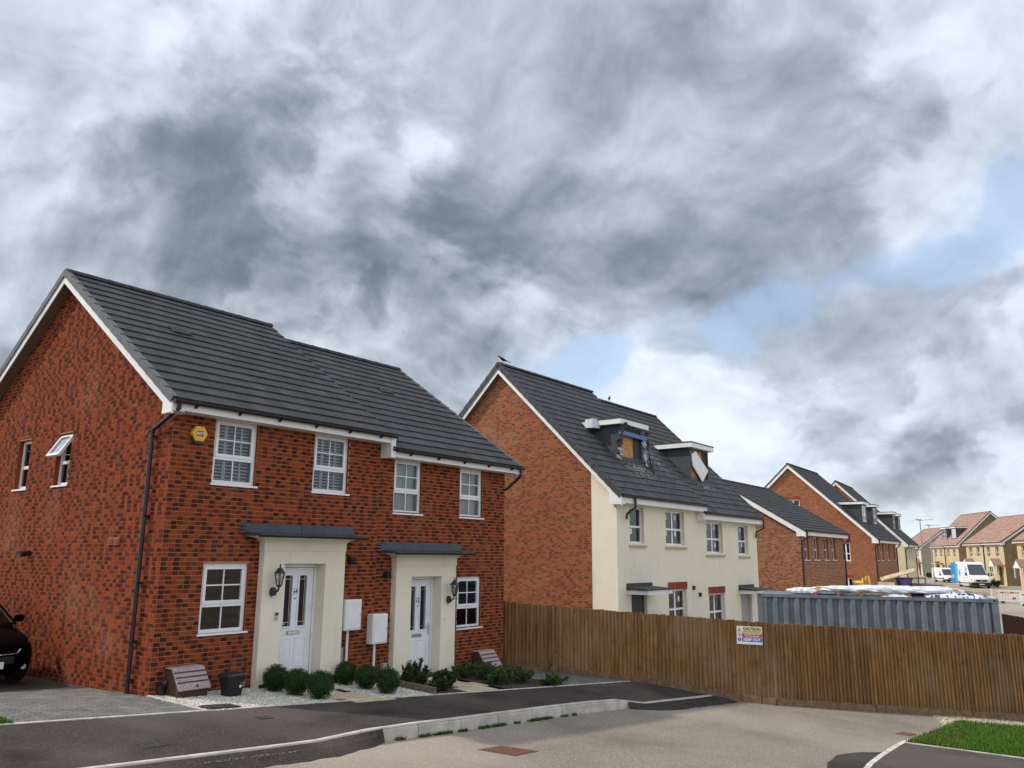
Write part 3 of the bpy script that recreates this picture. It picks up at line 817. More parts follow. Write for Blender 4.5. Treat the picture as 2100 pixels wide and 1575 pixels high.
def meter_box(label, x0, x1, z0, z1, zg):
    t = thing('meter_box', label, 'meter box', ((x0 + x1) / 2, 0, zg), 0, 'white meter boxes between the doors'); w = (x1 - x0) / 2; a, b = z0 - zg, z1 - zg
    mb = MB(); mb.box(-w, w, -.19, -.009, a, b); ob('case', mb, 'white_paint', t, bevel=.012)
    mb = MB(); mb.box(-w + .025, w - .02, -.202, -.188, a + .03, b - .035); d = ob('cover', mb, 'white_paint', t, bevel=.006)
    sub('latch', d, 'grey_plastic', lambda m: m.box(w - .05, w - .035, -.208, -.2, (a + b) / 2 - .02, (a + b) / 2 + .02))
    mb = MB(); mb.tube([(-w + .16, -.09, a + .01), (-w + .16, -.09, -.06)], .026, 12); ob('supply_pipe', mb, 'white_paint', t, smooth=False)
    return t
def gas_box(label, x0, x1, zg, ztop, pipe):
    t = thing('gas_meter_box', label, 'meter box', ((x0 + x1) / 2, 0, zg), 0, 'gas meter boxes on the ground'); w = (x1 - x0) / 2; h = ztop - zg
    side = [(-.009, -.06), (-.36, -.06), (-.40, h * .30), (-.009, h * .97)]
    mb = MB(); mb.prism([(-.009, -.06), (-.40, -.06), (-.42, h * .38), (-.20, h * .93), (-.009, h * .93)], lambda p, q, s: (s, p, q), -w, w); ob('base', mb, 'gas_base', t, bevel=.012)
    pr = [(-.012, h * .945), (-.20, h * .945), (-.425, h * .38), (-.445, h * .29), (-.475, h * .295), (-.46, h * .40), (-.225, h), (-.012, h)]
    mb = MB(); mb.prism(pr, lambda p, q, s: (s, p, q), -w - .015, w + .015); l = ob('lid', mb, 'gas_lid', t, bevel=.012)
    for k in (.25, .5, .75):
        y = -.225 - .235 * k; z = h * (1 - .60 * k)
        sub('rib_line', l, 'gas_base', lambda m: m.hexa([(-w - .012, y - .006, z + .004), (w + .012, y - .006, z + .004), (w + .012, y + .004, z + .002), (-w - .012, y + .004, z + .002), (-w - .012, y - .014, z + .012 - .02), (w + .012, y - .014, z - .008), (w + .012, y - .009, z + .012), (-w - .012, y - .009, z + .012)]))
    mb = MB(); mb.tube([(w * .15, -.44, h * .42), (w * .15, -.475, h * .41)], .016, 8); ob('lid_lock', mb, 'black_plastic', l)
    if pipe:
        mb = MB(); mb.tube([(-w - .06, -.06, -.05), (-w - .06, -.06, .16), (-w - .05, -.08, .24), (-w - .01, -.10, .25)], .05, 9); mb.tube([(-w - .09, -.05, .05), (-w - .11, -.08, .22)], .045, 8); ob('inlet_pipe', mb, 'black_plastic', t)
    return t

H54 = thing('brick_house', 'red brick house numbered 54 with gable, two upper windows and canopied white door', 'house', (0, 0, 0), 0, 'brick semi-detached houses facing the pavement')
H52 = thing('brick_house', 'red brick house numbered 52 beside the timber fence, with lower roof', 'house', (4.79, 0, -.285), 0, 'brick semi-detached houses facing the pavement')
def red_house(root, W, D, zr, wins, gwins, porch_x, rec, left_gable, right_gable, nb):
    rm = Matrix.Translation(root.location); ze = 4.77; yr = 4.306; s = (zr - ze) / (yr + .3)
    F = Fr((0, 0, 0), (1, 0, 0), (0, -1, 0)); G = Fr((0, D, 0), (0, -1, 0), (-1, 0, 0)); GR = Fr((W, 0, 0), (0, 1, 0), (1, 0, 0)); B = Fr((W, D, 0), (-1, 0, 0), (0, 1, 0))
    ops = [w[:4] for w in wins] + [rec]
    out = [(0, -.45), (W, -.45), (W, 4.64), (0, 4.64)]
    wf = wall('wall', root, F, out, ops, ['mortar', 'brick_flashed'])
    L = [(wf, F, [b for b in courses(F, out, ops + [(porch_x + .01, porch_x + 1.91, -.5, 2.30)], .0, 0.)])]
    gy = lambda y: ze + .3 * s + s * min(y, D - y) - .09
    go = [(0, -.45), (D, -.45), (D, gy(0)), (D - yr, gy(yr)), (0, gy(0))]
    if left_gable:
        gops = [(D - b, D - a, c, d) for a, b, c, d in gwins]
        wg = wall('gable_wall', root, G, go, gops, ['mortar', 'brick_flashed'])
        L.append((wg, G, courses(G, go, gops, D - .1125 - 39 * .225, 0.)))
    if right_gable:
        g2 = [(0, -.45), (D, -.45), (D, gy(0)), (yr, gy(yr)), (0, gy(0))]
        wg2 = wall('gable_wall', root, GR, g2, [], ['mortar', 'brick_flashed'])
        L.append((wg2, GR, courses(GR, g2, [], .1125, 0.)))
    lay(L, 'brick_flashed', rm, nb)
    wall('rear_wall', root, B, [(0, -.45), (W, -.45), (W, 4.64), (0, 4.64)], [], ['brick_flashed', 'brick_flashed'])
    sub('floor', root, 'interior_dark', lambda m: (m.box(.16, W - .16, .16, D - .16, 2.35, 2.6), m.box(.16, W - .16, 1.8, 1.9, -.1, 2.34), m.box(.16, W - .16, 1.8, 1.9, 2.61, 4.9)))
    return F, G, rm, s, yr, ze
F4, G4, rm4, s4, yr4, ze4 = red_house(H54, 4.79, 8.612, 7.95, [(.805, 1.686, 3.445, 4.60), (3.012, 3.906, 3.445, 4.60), (.792, 1.695, .905, 2.07)], [(5.44, 6.02, 3.52, 4.55), (3.63, 4.22, 3.52, 4.55)], 1.9, (2.29, 3.41, -.06, 2.16), True, False, 300)
F2, G2, rm2, s2, yr2, ze2 = red_house(H52, 4.373, 8.612, 7.95, [(.44, 1.306, 3.42, 4.60), (2.627, 3.48, 3.42, 4.575), (2.604, 3.477, .87, 2.03)], [], .468, (.858, 1.978, -.06, 2.16), False, True, 300)
window(H54, F4, .805, 1.686, 3.445, 4.60, blind='shutter'); window(H54, F4, 3.012, 3.906, 3.445, 4.60, blind='shutter', vent=True); window(H54, F4, .792, 1.695, .905, 2.07, blind='slats', vent=True)
window(H52, F2, .44, 1.306, 3.42, 4.60, blind='net', vent=True); window(H52, F2, 2.627, 3.48, 3.42, 4.575, blind='net'); window(H52, F2, 2.604, 3.477, .87, 2.03, blind='slats', vent=True)
D = 8.612
window(H54, G4, D - 6.02, D - 5.44, 3.52, 4.55, rec=.085, style='two', glass='glass_frosted', trans=.45, blind='net')
def open_window():
    u0, u1, z0, z1 = D - 4.22, D - 3.63, 3.52, 4.55; w = .06; fr = G4; mb = MB(); zt = z0 + (z1 - z0) * .45
    ring(mb, fr, u0, u1, z0, z1, w, -.145, -.085); fbox(mb, fr, u0 + w, u1 - w, -.143, -.087, zt - .035, zt + .03)
    win = ob('window', mb, 'white_plastic', H54)
    sub('pane', win, 'glass_frosted', lambda m: m.quad(fr.p(u0 + w, -.115, z0 + w), fr.p(u1 - w, -.115, z0 + w), fr.p(u1 - w, -.115, zt), fr.p(u0 + w, -.115, zt)))
    sub('sill', win, 'white_plastic', lambda m: fbox(m, fr, u0 - .03, u1 + .03, -.1, .035, z0 - .03, z0))
    a = rad(31); L = z1 - zt - .06; H = fr.p(0, -.08, z1 - .05)
    q = lambda u, t, n: fr.p(u, -.08 + t * math.sin(a) + n * math.cos(a), z1 - .05 - t * math.cos(a) + n * math.sin(a))
    def bx(m, ua, ub, ta, tb):
        m.hexa([q(ua, ta, 0), q(ub, ta, 0), q(ub, tb, 0), q(ua, tb, 0), q(ua, ta, .05), q(ub, ta, .05), q(ub, tb, .05), q(ua, tb, .05)])
    m = MB(); bx(m, u0 + .03, u0 + .085, 0, L); bx(m, u1 - .085, u1 - .03, 0, L); bx(m, u0 + .085, u1 - .085, 0, .055); bx(m, u0 + .085, u1 - .085, L - .055, L)
    sa = ob('open_sash', m, 'white_plastic', win)
    m = MB(); m.quad(q(u0 + .08, .05, .025), q(u1 - .08, .05, .025), q(u1 - .08, L - .05, .025), q(u0 + .08, L - .05, .025)); ob('sash_pane', m, 'glass_frosted', win, fix=False)
    m = MB(); m.tube([fr.p(u0 + .06, -.09, zt + .2), q(u0 + .05, L * .6, .0)], .007, 6); ob('stay', m, 'steel_grey', win)
open_window()
rf, up, L, n = roof(H54, -.235, 4.84, -.33, 4.75, 4.306, 7.95, 8.942, 'tile_grey', 285, rm4)
verge_caps(rf, -.235, -1, (-.33, 8.942), 4.75, up, L, n)
barge(H54, -.215, -1, -.33, 4.75, 4.306, 7.95, 8.942, w=.20); box_end(H54, -.215, -1, -.33, 4.75, .69, .19, over=.21, depth=.30)
sub('fascia', H54, 'white_paint', lambda m: m.box(-.2, 4.80, -.315, -.29, 4.575, 4.745)); sub('soffit', H54, 'white_paint', lambda m: m.box(-.2, 4.80, -.29, -.004, 4.578, 4.596))
gutter(H54, -.24, 4.9, -.318, 4.735)
downpipe(H54, [(-.13, -.37, 4.69), (-.13, -.36, 4.60), (-.085, .46, 4.32), (-.085, .49, 4.24), (-.085, .49, -.02)], clips=[((-.085, .49, z), .08) for z in (4.2, 2.85, 1.75, .82, .22)])
sub('box_end', H54, 'white_paint', lambda m: m.box(4.80, 4.93, -.325, -.006, 4.27, 4.74))
rf2, up2, L2, n2 = roof(H52, .055, 4.646, -.33, 4.75, 4.306, 7.95, 8.942, 'tile_grey', 285, rm2)
verge_caps(rf2, 4.646, 1, (-.33, 8.942), 4.75, up2, L2, n2); barge(H52, 4.62, 1, -.33, 4.75, 4.306, 7.95, 8.942, w=.20); box_end(H52, 4.62, 1, -.33, 4.75, .69, .19, over=.21, depth=.30)
sub('fascia', H52, 'white_paint', lambda m: m.box(.15, 4.61, -.315, -.29, 4.575, 4.745)); sub('soffit', H52, 'white_paint', lambda m: m.box(.15, 4.61, -.29, -.004, 4.578, 4.596))
gutter(H52, .13, 4.68, -.318, 4.735)
downpipe(H52, [(4.58, -.37, 4.69), (4.58, -.37, 4.52), (4.5, .0, 4.22), (4.45, .2, 4.12), (4.45, .2, -.2)])
for root, x, y in ((H54, 1.15, 2.35), (H52, 2.2, 2.35)):           # flush vent tile in each front slope
    z = 4.75 + (y + .33) * .69
    sub('vent_tile', root, 'tile_dark', lambda m: m.hexa([(x, y, z + .05), (x + .42, y, z + .05), (x + .42, y + .22, z + .205), (x, y + .22, z + .205), (x, y - .008, z + .068), (x + .42, y - .008, z + .068), (x + .42, y + .21, z + .218), (x, y + .21, z + .218)]))
for root, x in ((H54, 1.9), (H52, .468)): porch(root, x, -.02, 1)
front_door(H54, 2.37, .105, -.02, '54', -1); front_door(H52, .938, .105, -.02, '52', 1)
for root, a in ((H54, 2.37), (H52, .938)): sub('door_step', root, 'soil', lambda m: m.box(a - .4, a + 1.4, -.16, .1, -.5, -.025))
for y in (1.345, 1.555):                                           # terracotta air vents on the gable
    sub('air_vent', H54, 'terracotta', lambda m: [m.box(-.03, -.008, y, y + .19, 2.36, 2.50)] + [m.box(-.045, -.03, y + .01, y + .18, 2.375 + k * .03, 2.388 + k * .03) for k in range(4)])
mb = MB(); mb.tube([(-.008, 4.85, 2.22), (-.16, 4.85, 2.20)], .055, 12); mb.tube([(-.16, 4.85, 2.2), (-.2, 4.85, 2.19)], .065, 12); ob('flue_pipe', mb, 'black_plastic', H54)
for root, x, z in ((H54, 4.08, 2.12), (H52, .30, 2.12)):
    mb = MB(); mb.tube([(x, -.008, z), (x, -.07, z)], .085, 14); mb.tube([(x, -.07, z), (x, -.10, z - .01)], [.06, .07], 14); ob('extract_vent', mb, 'black_plastic', root)
sub('string_line', H54, 'black_plastic', lambda m: m.box(0, 4.79, -.010, -.001, 3.312, 3.320))
lantern('wall_lantern', 'black six-sided wall lantern left of white door 54', 2.12, -.152, 1.56, 0)
lantern('wall_lantern', 'black six-sided wall lantern right of white door 52', 6.92, -.152, 1.25, 0)
meter_box('white meter box fixed right beside the porch of number 54', 3.86, 4.28, .77, 1.36, -.12)
meter_box('white meter box fixed left of the porch of number 52', 4.60, 5.02, .457, 1.05, -.25)
gas_box('brown gas meter box with pinkish ribbed lid beside the downpipe corner', .26, .80, -.04, .43, True)
gas_box('brown gas meter box with pinkish ribbed lid near the timber fence', 7.98, 8.52, -.47, .05, False)
t = thing('cable_box', 'small grey cable box with red conduit, below the first meter box', 'cable box', (3.93, 0, .13), 0, 'small grey cable boxes low on the wall'); ob('cover', MB().box(-.05, .05, -.05, -.009, .03, .31), 'grey_plastic', t, bevel=.012); ob('conduit', MB().box(-.015, .015, -.03, -.009, -.22, .03), 'terracotta', t)
t = thing('cable_box', 'stubby grey cable box behind the clipped box balls', 'cable box', (5.08, 0, -.25), 0, 'small grey cable boxes low on the wall'); ob('cover', MB().box(-.06, .06, -.10, -.009, .02, .30), 'grey_plastic', t, bevel=.012); ob('conduit', MB().box(-.02, .02, -.05, -.009, -.15, .02), 'grey_plastic', t)
t = thing('alarm_box', 'yellow hexagonal alarm box with black badge high on the brick wall', 'alarm box', (.45, 0, 4.26))
hexp = lambda r: [(r * math.cos(math.pi / 3 * k), r * math.sin(math.pi / 3 * k)) for k in range(6)]
mb = MB(); mb.prism(hexp(.15), lambda p, q, s: (p, s, q), -.012, -.105); ob('cover', mb, 'alarm_yellow', t, bevel=.01)
mb = MB(); mb.prism(hexp(.135), lambda p, q, s: (p + .01, s, q - .05), -.009, -.07); ob('base', mb, 'lead', t, bevel=.01)
mb = MB(); mb.box(-.06, .065, -.1085, -.104, -.042, .045); pl = ob('badge', mb, 'black_plastic', t)
front_text('lettering', 'ADT', .068, 'white_paint', pl, .002, -.110, .0, bold=.003)
t = thing('doorbell', 'silver video doorbell on the cream porch of number 54', 'doorbell', (2.24, -.15, 1.07)); ob('body', MB().box(-.03, .03, -.028, -.001, 0, .13), 'steel_grey', t, bevel=.008); ob('camera_face', MB().box(-.029, .029, -.031, -.027, .075, .125), 'black_plastic', t)
t = thing('doorbell', 'tiny white bell push on the cream porch of number 52', 'doorbell', (6.81, -.15, .82)); ob('body', MB().box(-.017, .017, -.02, -.001, 0, .08), 'white_plastic', t, bevel=.005); ob('button', MB().box(-.009, .009, -.025, -.019, .01, .03), 'grey_plastic', t)
# ---------------------------------------------------------------- other houses
plain('buff_brick_far', (.58, .46, .27), .9, .10, 3., spec=.2)
plain('brown_brick_far', (.24, .165, .085), .9, .14, 3., spec=.2)
plain('tan_render_far', (.36, .31, .23), .9, .06, 1.5, spec=.2)
def soldier(root, fr, u0, u1, z0, z1, mat='brick_soldier'):
    n = max(3, round((u1 - u0) / .075)); w = (u1 - u0) / n; mb = MB()
    for i in range(n): r = RD.random(); fbox(mb, fr, u0 + i * w + .004, u0 + (i + 1) * w - .004, -.01, .014, z0, z1, 0, (r, r, RD.random(), 1))
    return ob('soldier_course', mb, mat, root)
def house(name, label, group, loc, rz, W, D, ze, zr, yr, front, gable, wins=(), gwins=(), doors=(), roofmat='tile_dark', ntiles=0, strip=0., gside=-1, tiledetail=False,
          wstyle='quad', wrec=.12, sill='stone', over=.2, skip=None, gauge=.345, verge='charcoal_trim', split=True, bricks=True, rear='brick_brown', blind=None, laybricks=0, tw=.33, party=()):
    root = thing(name, label, 'house', loc, rz, group); rm = Matrix.Translation(loc) @ Matrix.Rotation(rz, 4, 'Z')
    s = (zr - ze) / (yr + .3); zw = ze - .13
    F = Fr((0, 0, 0), (1, 0, 0), (0, -1, 0)); B = Fr((W, D, 0), (-1, 0, 0), (0, 1, 0))
    GL = Fr((0, D, 0), (0, -1, 0), (-1, 0, 0)); GR = Fr((W, 0, 0), (0, 1, 0), (1, 0, 0))
    fmat, fb = front; gmat, gb = gable; L = {}
    ops = [w[:4] for w in wins] + [d[:4] for d in doors]; out = [(0, -.6), (W, -.6), (W, zw), (0, zw)]
    wf = wall('wall', root, F, out, ops, [fmat, fb or fmat])
    if fb and bricks: L.setdefault(fb, []).append((wf, F, courses(F, out, ops)))
    h = lambda y: ze + .3 * s + s * min(y, D - y) - .10
    for side, G in ((-1, GL), (1, GR)):
        Y = (lambda y: D - y) if side < 0 else (lambda y: y)
        def poly(pts):
            q = [(Y(y), z) for y, z in pts]; return q[::-1] if side < 0 else q
        full = [(0, -.6), (D, -.6), (D, h(0)), (yr, h(yr)), (0, h(0))]
        if side == gside:
            go = [tuple(sorted((Y(a), Y(b)))) + (c, d) for a, b, c, d in gwins]
            if strip:
                wall('gable_strip', root, G, poly([(0, -.6), (strip, -.6), (strip, h(strip)), (0, h(0))]), [], [fmat, fmat])
                pp = poly([(strip, -.6), (D, -.6), (D, h(0)), (yr, h(yr)), (strip, h(strip))])
            else: pp = poly(full)
            wg = wall('gable_wall', root, G, pp, go, [gmat, gb or gmat])
            if gb and bricks: L.setdefault(gb, []).append((wg, G, courses(G, pp, go)))
            for a, b, c, d in gwins:
                u0, u1 = sorted((Y(a), Y(b))); window(root, G, u0, u1, c, d, rec=.08, style=wstyle, sill='plastic'); soldier(root, G, u0 - .1, u1 + .1, d + .01, d + .225)
        elif side not in party: wall('gable_wall', root, G, poly(full), [], [rear, rear])
    for m, LL in L.items(): lay(LL, m, rm, laybricks)
    wall('rear_wall', root, B, out, [], [rear, rear])
    sub('floor', root, 'interior_dark', lambda m: (m.box(.16, W - .16, .16, D - .16, 2.4, 2.6), m.box(.16, W - .16, 2.0, 2.1, -.1, zw)))
    for w in wins:
        window(root, F, *w[:4], rec=wrec, style=w[4] if len(w) > 4 else wstyle, sill=sill, trans=.46, blind=blind, fw=.055)
    for d in doors:
        m = MB(); fbox(m, F, d[0], d[1], -.14, -.11, d[2], d[3]); ob('door', m, d[4], root)
    rf, up, Ls, n = roof(root, -over - .02 if gside < 0 or over else 0, W + over, -.33, ze - .02, yr, zr, 2 * yr + .33, roofmat, ntiles, rm, gauge=gauge, skip=skip, detail=tiledetail, tw=tw)
    barge(root, -over, -1, -.33, ze - .02, yr, zr, 2 * yr + .33, over=over, w=.30); barge(root, W + over - .02, 1, -.33, ze - .02, yr, zr, 2 * yr + .33, over=over, w=.30)
    box_end(root, -over, -1, -.33, ze, s, .27, depth=.45, over=over - .01); box_end(root, W + over - .02, 1, -.33, ze, s, .27, depth=.45, over=over - .01)
    if verge:
        if tiledetail: verge_caps(rf, -over - .02 if gside < 0 else W + over, gside, (-.33, 2 * yr + .33), ze - .02, up, Ls, n, verge, .13)
        else:
            for sd, x in ((-1, -over - .02), (1, W + over)):
                m = MB()
                for y0 in (-.33, 2 * yr + .33): m.hexa([(x + sd * .03, y0, ze - .1), (x - sd * .06, y0, ze - .1), (x - sd * .06, yr, zr - .08), (x + sd * .03, yr, zr - .08), (x + sd * .03, y0, ze + .04), (x - sd * .06, y0, ze + .04), (x - sd * .06, yr, zr + .06), (x + sd * .03, yr, zr + .06)], 0, (.3, 0, .3, 1))
                ob('verge', m, verge if verge in M else roofmat, rf)
    sub('fascia', root, 'white_paint', lambda m: m.box(-over, W + over - .02, -.315, -.29, ze - .26, ze - .03)); sub('soffit', root, 'white_paint', lambda m: m.box(-over + .01, W + over - .03, -.29, -.004, ze - .258, ze - .235))
    gutter(root, -over - .02, W + over, -.318, ze - .035, brackets=False)
    return root, F, rm, s, rf
def dormer(root, x0, x1, yf, ze, s, ztop, win='window', name_extra=None):
    """flat-roofed dormer on a front slope with eaves at (-.33, ze-.02)"""
    zb = lambda y: ze + (y + .33) * s; fh = .21; zt = ztop - fh; yb = (ztop - ze) / s - .33
    mb = MB(); t = .1
    for x in (x0, x1 - t):
        mb.prism([(yf, zb(yf) - .1), (yf, zt), ((zt - ze) / s - .33 + .15, zt), ((zt - ze) / s - .33 + .15, zt - .15)], lambda p, q, k: (k, p, q), x, x + t)
    mb.box(x0 + t, x1 - t, yf + .003, yf + .08, zb(yf) - .1, zb(yf) + .16); mb.box(x0 + t, x1 - t, yf + .003, yf + .08, zt - .08, zt - .001)
    d = ob('dormer', mb, 'dormer_lead', root)
    sub('dormer_roof', d, 'white_paint', lambda m: m.box(x0 - .2, x1 + .2, yf - .17, yb + .1, zt, ztop - .03))
    sub('roof_felt', d, 'charcoal_trim', lambda m: m.box(x0 - .215, x1 + .215, yf - .185, yb + .12, ztop - .03, ztop + .015))
    sub('back_panel', d, 'interior_dark', lambda m: m.box(x0 + t, x1 - t, yf + .5, yf + .53, zb(yf), zt))
    Fd = Fr((0, yf, 0), (1, 0, 0), (0, -1, 0))
    if win == 'window':
        u0, u1, z0, z1 = x0 + t + .05, x1 - t - .05, zb(yf) + .17, zt - .09; mb = MB(); ring(mb, Fd, u0, u1, z0, z1, .07, -.08, -.02); um = (u0 + u1) / 2; zm = z0 + (z1 - z0) * .45
        fbox(mb, Fd, um - .04, um + .04, -.078, -.022, z0 + .07, z1 - .07); fbox(mb, Fd, u0 + .07, u1 - .07, -.076, -.024, zm - .03, zm + .03); ob('dormer_window', mb, 'white_plastic', d)
        sub('pane', d, 'glass', lambda m: m.quad(Fd.p(u0 + .06, -.05, z0 + .06), Fd.p(u1 - .06, -.05, z0 + .06), Fd.p(u1 - .06, -.05, z1 - .06), Fd.p(u0 + .06, -.05, z1 - .06)))
    return d, Fd, zb(yf), zt
def door_canopy(root, x0, x1, z, proj=.75):
    mb = MB(); mb.box(x0, x1, -proj, -.002, z, z + .13); c = ob('door_canopy', mb, 'white_paint', root)
    sub('canopy_felt', c, 'charcoal_trim', lambda m: m.hexa([(x0 - .04, -proj - .04, z + .131), (x1 + .04, -proj - .04, z + .131), (x1 + .04, -.01, z + .131), (x0 - .04, -.01, z + .131), (x0 - .04, -proj - .04, z + .17), (x1 + .04, -proj - .04, z + .17), (x1 + .04, -.01, z + .22), (x0 - .04, -.01, z + .22)]))
    sub('flashing', c, 'charcoal_trim', lambda m: m.box(x0 - .04, x1 + .04, -.02, -.009, z + .18, z + .33))
CRM = ['cream_render', None]
def burnt_strip(parent, pts, w, mat, seed, name='torn_strip'):
    r = random.Random(seed); mb = MB(); P = [V(p) for p in pts]; N = 9; vs = []
    for i in range(N + 1):
        t = i / N * (len(P) - 1); k = min(int(t), len(P) - 2); c = P[k].lerp(P[k + 1], t - k)
        ww = w * (.45 + .9 * r.random()); a = V((ww / 2 + r.uniform(-.03, .03), r.uniform(-.06, .06), r.uniform(-.03, .03))); j = V((r.uniform(-.03, .03), r.uniform(-.05, .02), 0))
        vs += [c - a + j, c + j + V((0, -.05 * r.random(), 0)), c + a + j]
    mb.add(vs, [f for i in range(N) for f in ((3 * i, 3 * i + 1, 3 * i + 4, 3 * i + 3), (3 * i + 1, 3 * i + 2, 3 * i + 5, 3 * i + 4))])
    o = ob(name, mb, mat, parent, fix=False); m = o.modifiers.new('thick', 'SOLIDIFY'); m.thickness = .008
    return o
def in_dormer(x0, x1, y0, y1): return lambda c: x0 < c.x < x1 and y0 < c.y < y1
# cream-fronted pair behind the fence
g2 = 'cream-fronted houses with boarded dormers'
HA, FA, rA, sA, rfA = house('rendered_house', 'cream and brick house with blue beam over its boarded burnt dormer', g2, (14.83, 0, -1.0), 0, 5.8, 9.16, 5.12, 9.90, 4.58, ('cream_render', None), ('mortar_far', 'brick_orange'),
    wins=[(.80, 1.75, 3.66, 4.80, 'two'), (3.28, 4.73, 3.64, 4.80), (3.36, 4.74, .95, 2.15)], doors=[(.82, 1.84, 0, 2.08, 'iron_dark')], roofmat='tile_weathered', ntiles=300, strip=.91, tiledetail=True, skip=in_dormer(2.0, 3.8, 1.1, 2.4), party=(1,))
HB, FB, rB, sB, rfB = house('rendered_house', 'cream house with white panel leaning across its boarded dormer', g2, (20.63, 0, -1.25), 0, 5.77, 9.16, 5.10, 9.90, 4.58, ('cream_render', None), ('mortar_far', 'brick_orange'),
    wins=[(.77, 2.26, 3.64, 4.78), (3.80, 4.83, 3.60, 4.76, 'two'), (.79, 2.21, .95, 2.17)], doors=[(3.78, 4.9, 0, 2.05, 'grey_plastic')], roofmat='tile_weathered', ntiles=300, tiledetail=True, skip=in_dormer(1.75, 3.7, 1.1, 2.4), over=.02, gside=1, party=(-1,))
for root, F, x0, x1, zz in ((HA, FA, 3.31, 4.79, 2.16), (HB, FB, .74, 2.26, 2.18)): soldier(root, F, x0, x1, zz, zz + .24)
door_canopy(HA, .55, 2.15, 2.10); door_canopy(HB, 3.62, 5.15, 2.10)
downpipe(HA, [(.55, -.37, 5.06), (.55, -.37, 4.75), (.40, -.15, 4.55), (.40, -.12, 4.38)], .04); downpipe(HB, [(5.68, -.37, 5.04), (5.68, -.37, 4.7), (5.5, -.1, 4.5), (5.52, -.08, 4.3)], .035)
for root, F, sp in ((HA, FA, ((.86, 4.5), (1.05, 3.95), (3.5, 4.5), (4.2, 4.5), (3.5, 3.95), (4.2, 3.95), (4.3, 1.75))), (HB, FB, ((1.0, 4.5), (1.7, 4.5), (1.0, 3.95), (1.75, 3.85), (4.3, 4.5), (4.4, 3.9)))):
    for u, z in sp: sub('window_sticker', root, 'white_paint', lambda m: m.quad(F.p(u, -.138, z), F.p(u + .13, -.138, z), F.p(u + .13, -.138, z + .17), F.p(u, -.138, z + .17)))
for u, z in ((5.25, 2.2), (5.75, 1.95)): sub('wall_pipe', HA, 'black_plastic', lambda m: m.box(u - .03, u + .03, -.09, -.002, z - .09, z + .05))
d, Fd, z0, zt = dormer(HA, 2.10, 3.72, 1.05, 5.10, sA, 7.92, None)
mb = MB(); fbox(mb, Fd, 2.22, 3.15, -.10, -.06, z0 + .16, zt - .25); ply = ob('plywood_board', mb, 'plywood', d)
sub('board_joint', d, 'torn_felt', lambda m: fbox(m, Fd, 2.22, 3.15, -.061, -.058, z0 + .58, z0 + .59))
sub('jamb', d, 'interior_dark', lambda m: fbox(m, Fd, 3.15, 3.62, -.10, -.04, z0 + .16, zt - .1)); sub('lintel', d, 'torn_felt', lambda m: fbox(m, Fd, 2.2, 3.62, -.10, -.03, zt - .25, zt - .08))
mb = MB(); mb.hexa([Fd.p(2.06, .10, zt - .36), Fd.p(3.90, .14, zt - .40), Fd.p(3.90, .02, zt - .40), Fd.p(2.06, -.02, zt - .36), Fd.p(2.06, .10, zt - .20), Fd.p(3.90, .14, zt - .25), Fd.p(3.90, .02, zt - .25), Fd.p(2.06, -.02, zt - .20)]); ob('blue_beam', mb, 'blue_paint', d, bevel=.015)
burnt_strip(d, [(2.16, .85, zt + .06), (2.02, .88, zt - .35), (1.86, .95, zt - .80), (1.80, .98, zt - 1.1)], .22, 'torn_felt', 3)
burnt_strip(d, [(1.92, .92, zt - .85), (1.86, .93, zt - 1.02), (1.84, .93, zt - 1.22)], .30, 'torn_foil', 4)
burnt_strip(d, [(3.74, .98, zt - .32), (3.68, .95, zt - .7), (3.70, .90, zt - 1.35)], .17, 'torn_foil', 5)
burnt_strip(d, [(3.9, .95, zt - .2), (3.86, .92, zt - .6), (3.88, .80, zt - 1.4), (3.80, .70, zt - 1.62)], .12, 'torn_felt', 6)
burnt_strip(d, [(2.2, .86, zt - .02), (3.0, .86, zt - .08), (3.9, .84, zt - .16)], .12, 'torn_felt', 8)
sub('cloth_wrap', d, 'tarp_white', lambda m: m.hexa([(1.72, 1.9, 7.62), (1.98, 1.75, 7.62), (1.98, 2.15, 7.62), (1.72, 2.2, 7.64), (1.74, 1.9, 7.95), (1.97, 1.75, 7.94), (1.96, 2.15, 7.95), (1.74, 2.2, 7.93)]))
d, Fd, z0, zt = dormer(HB, 1.85, 3.60, 1.05, 5.08, sB, 7.97, None)
mb = MB(); fbox(mb, Fd, 1.96, 3.05, -.10, -.06, z0 + .16, zt - .08); ob('plywood_board', mb, 'plywood', d); sub('jamb', d, 'interior_dark', lambda m: fbox(m, Fd, 3.05, 3.5, -.10, -.06, z0 + .16, zt - .08))
mb = MB(); q = [(1.98, -.05, zt - .32), (2.35, .02, zt - .10), (3.38, .10, z0 + .45), (2.75, .16, z0 - .06), (1.97, 0, zt - .75)]
q = [(1.95, zt - .26), (2.32, zt - .10), (3.42, z0 + .52), (2.80, z0 + .02), (2.0, zt - .72)]
mb.prism(q[::-1], lambda p, z, k: Fd.p(p, k + .03 * (zt - z), z), .0, .045); ob('white_panel', mb, 'white_paint', d)
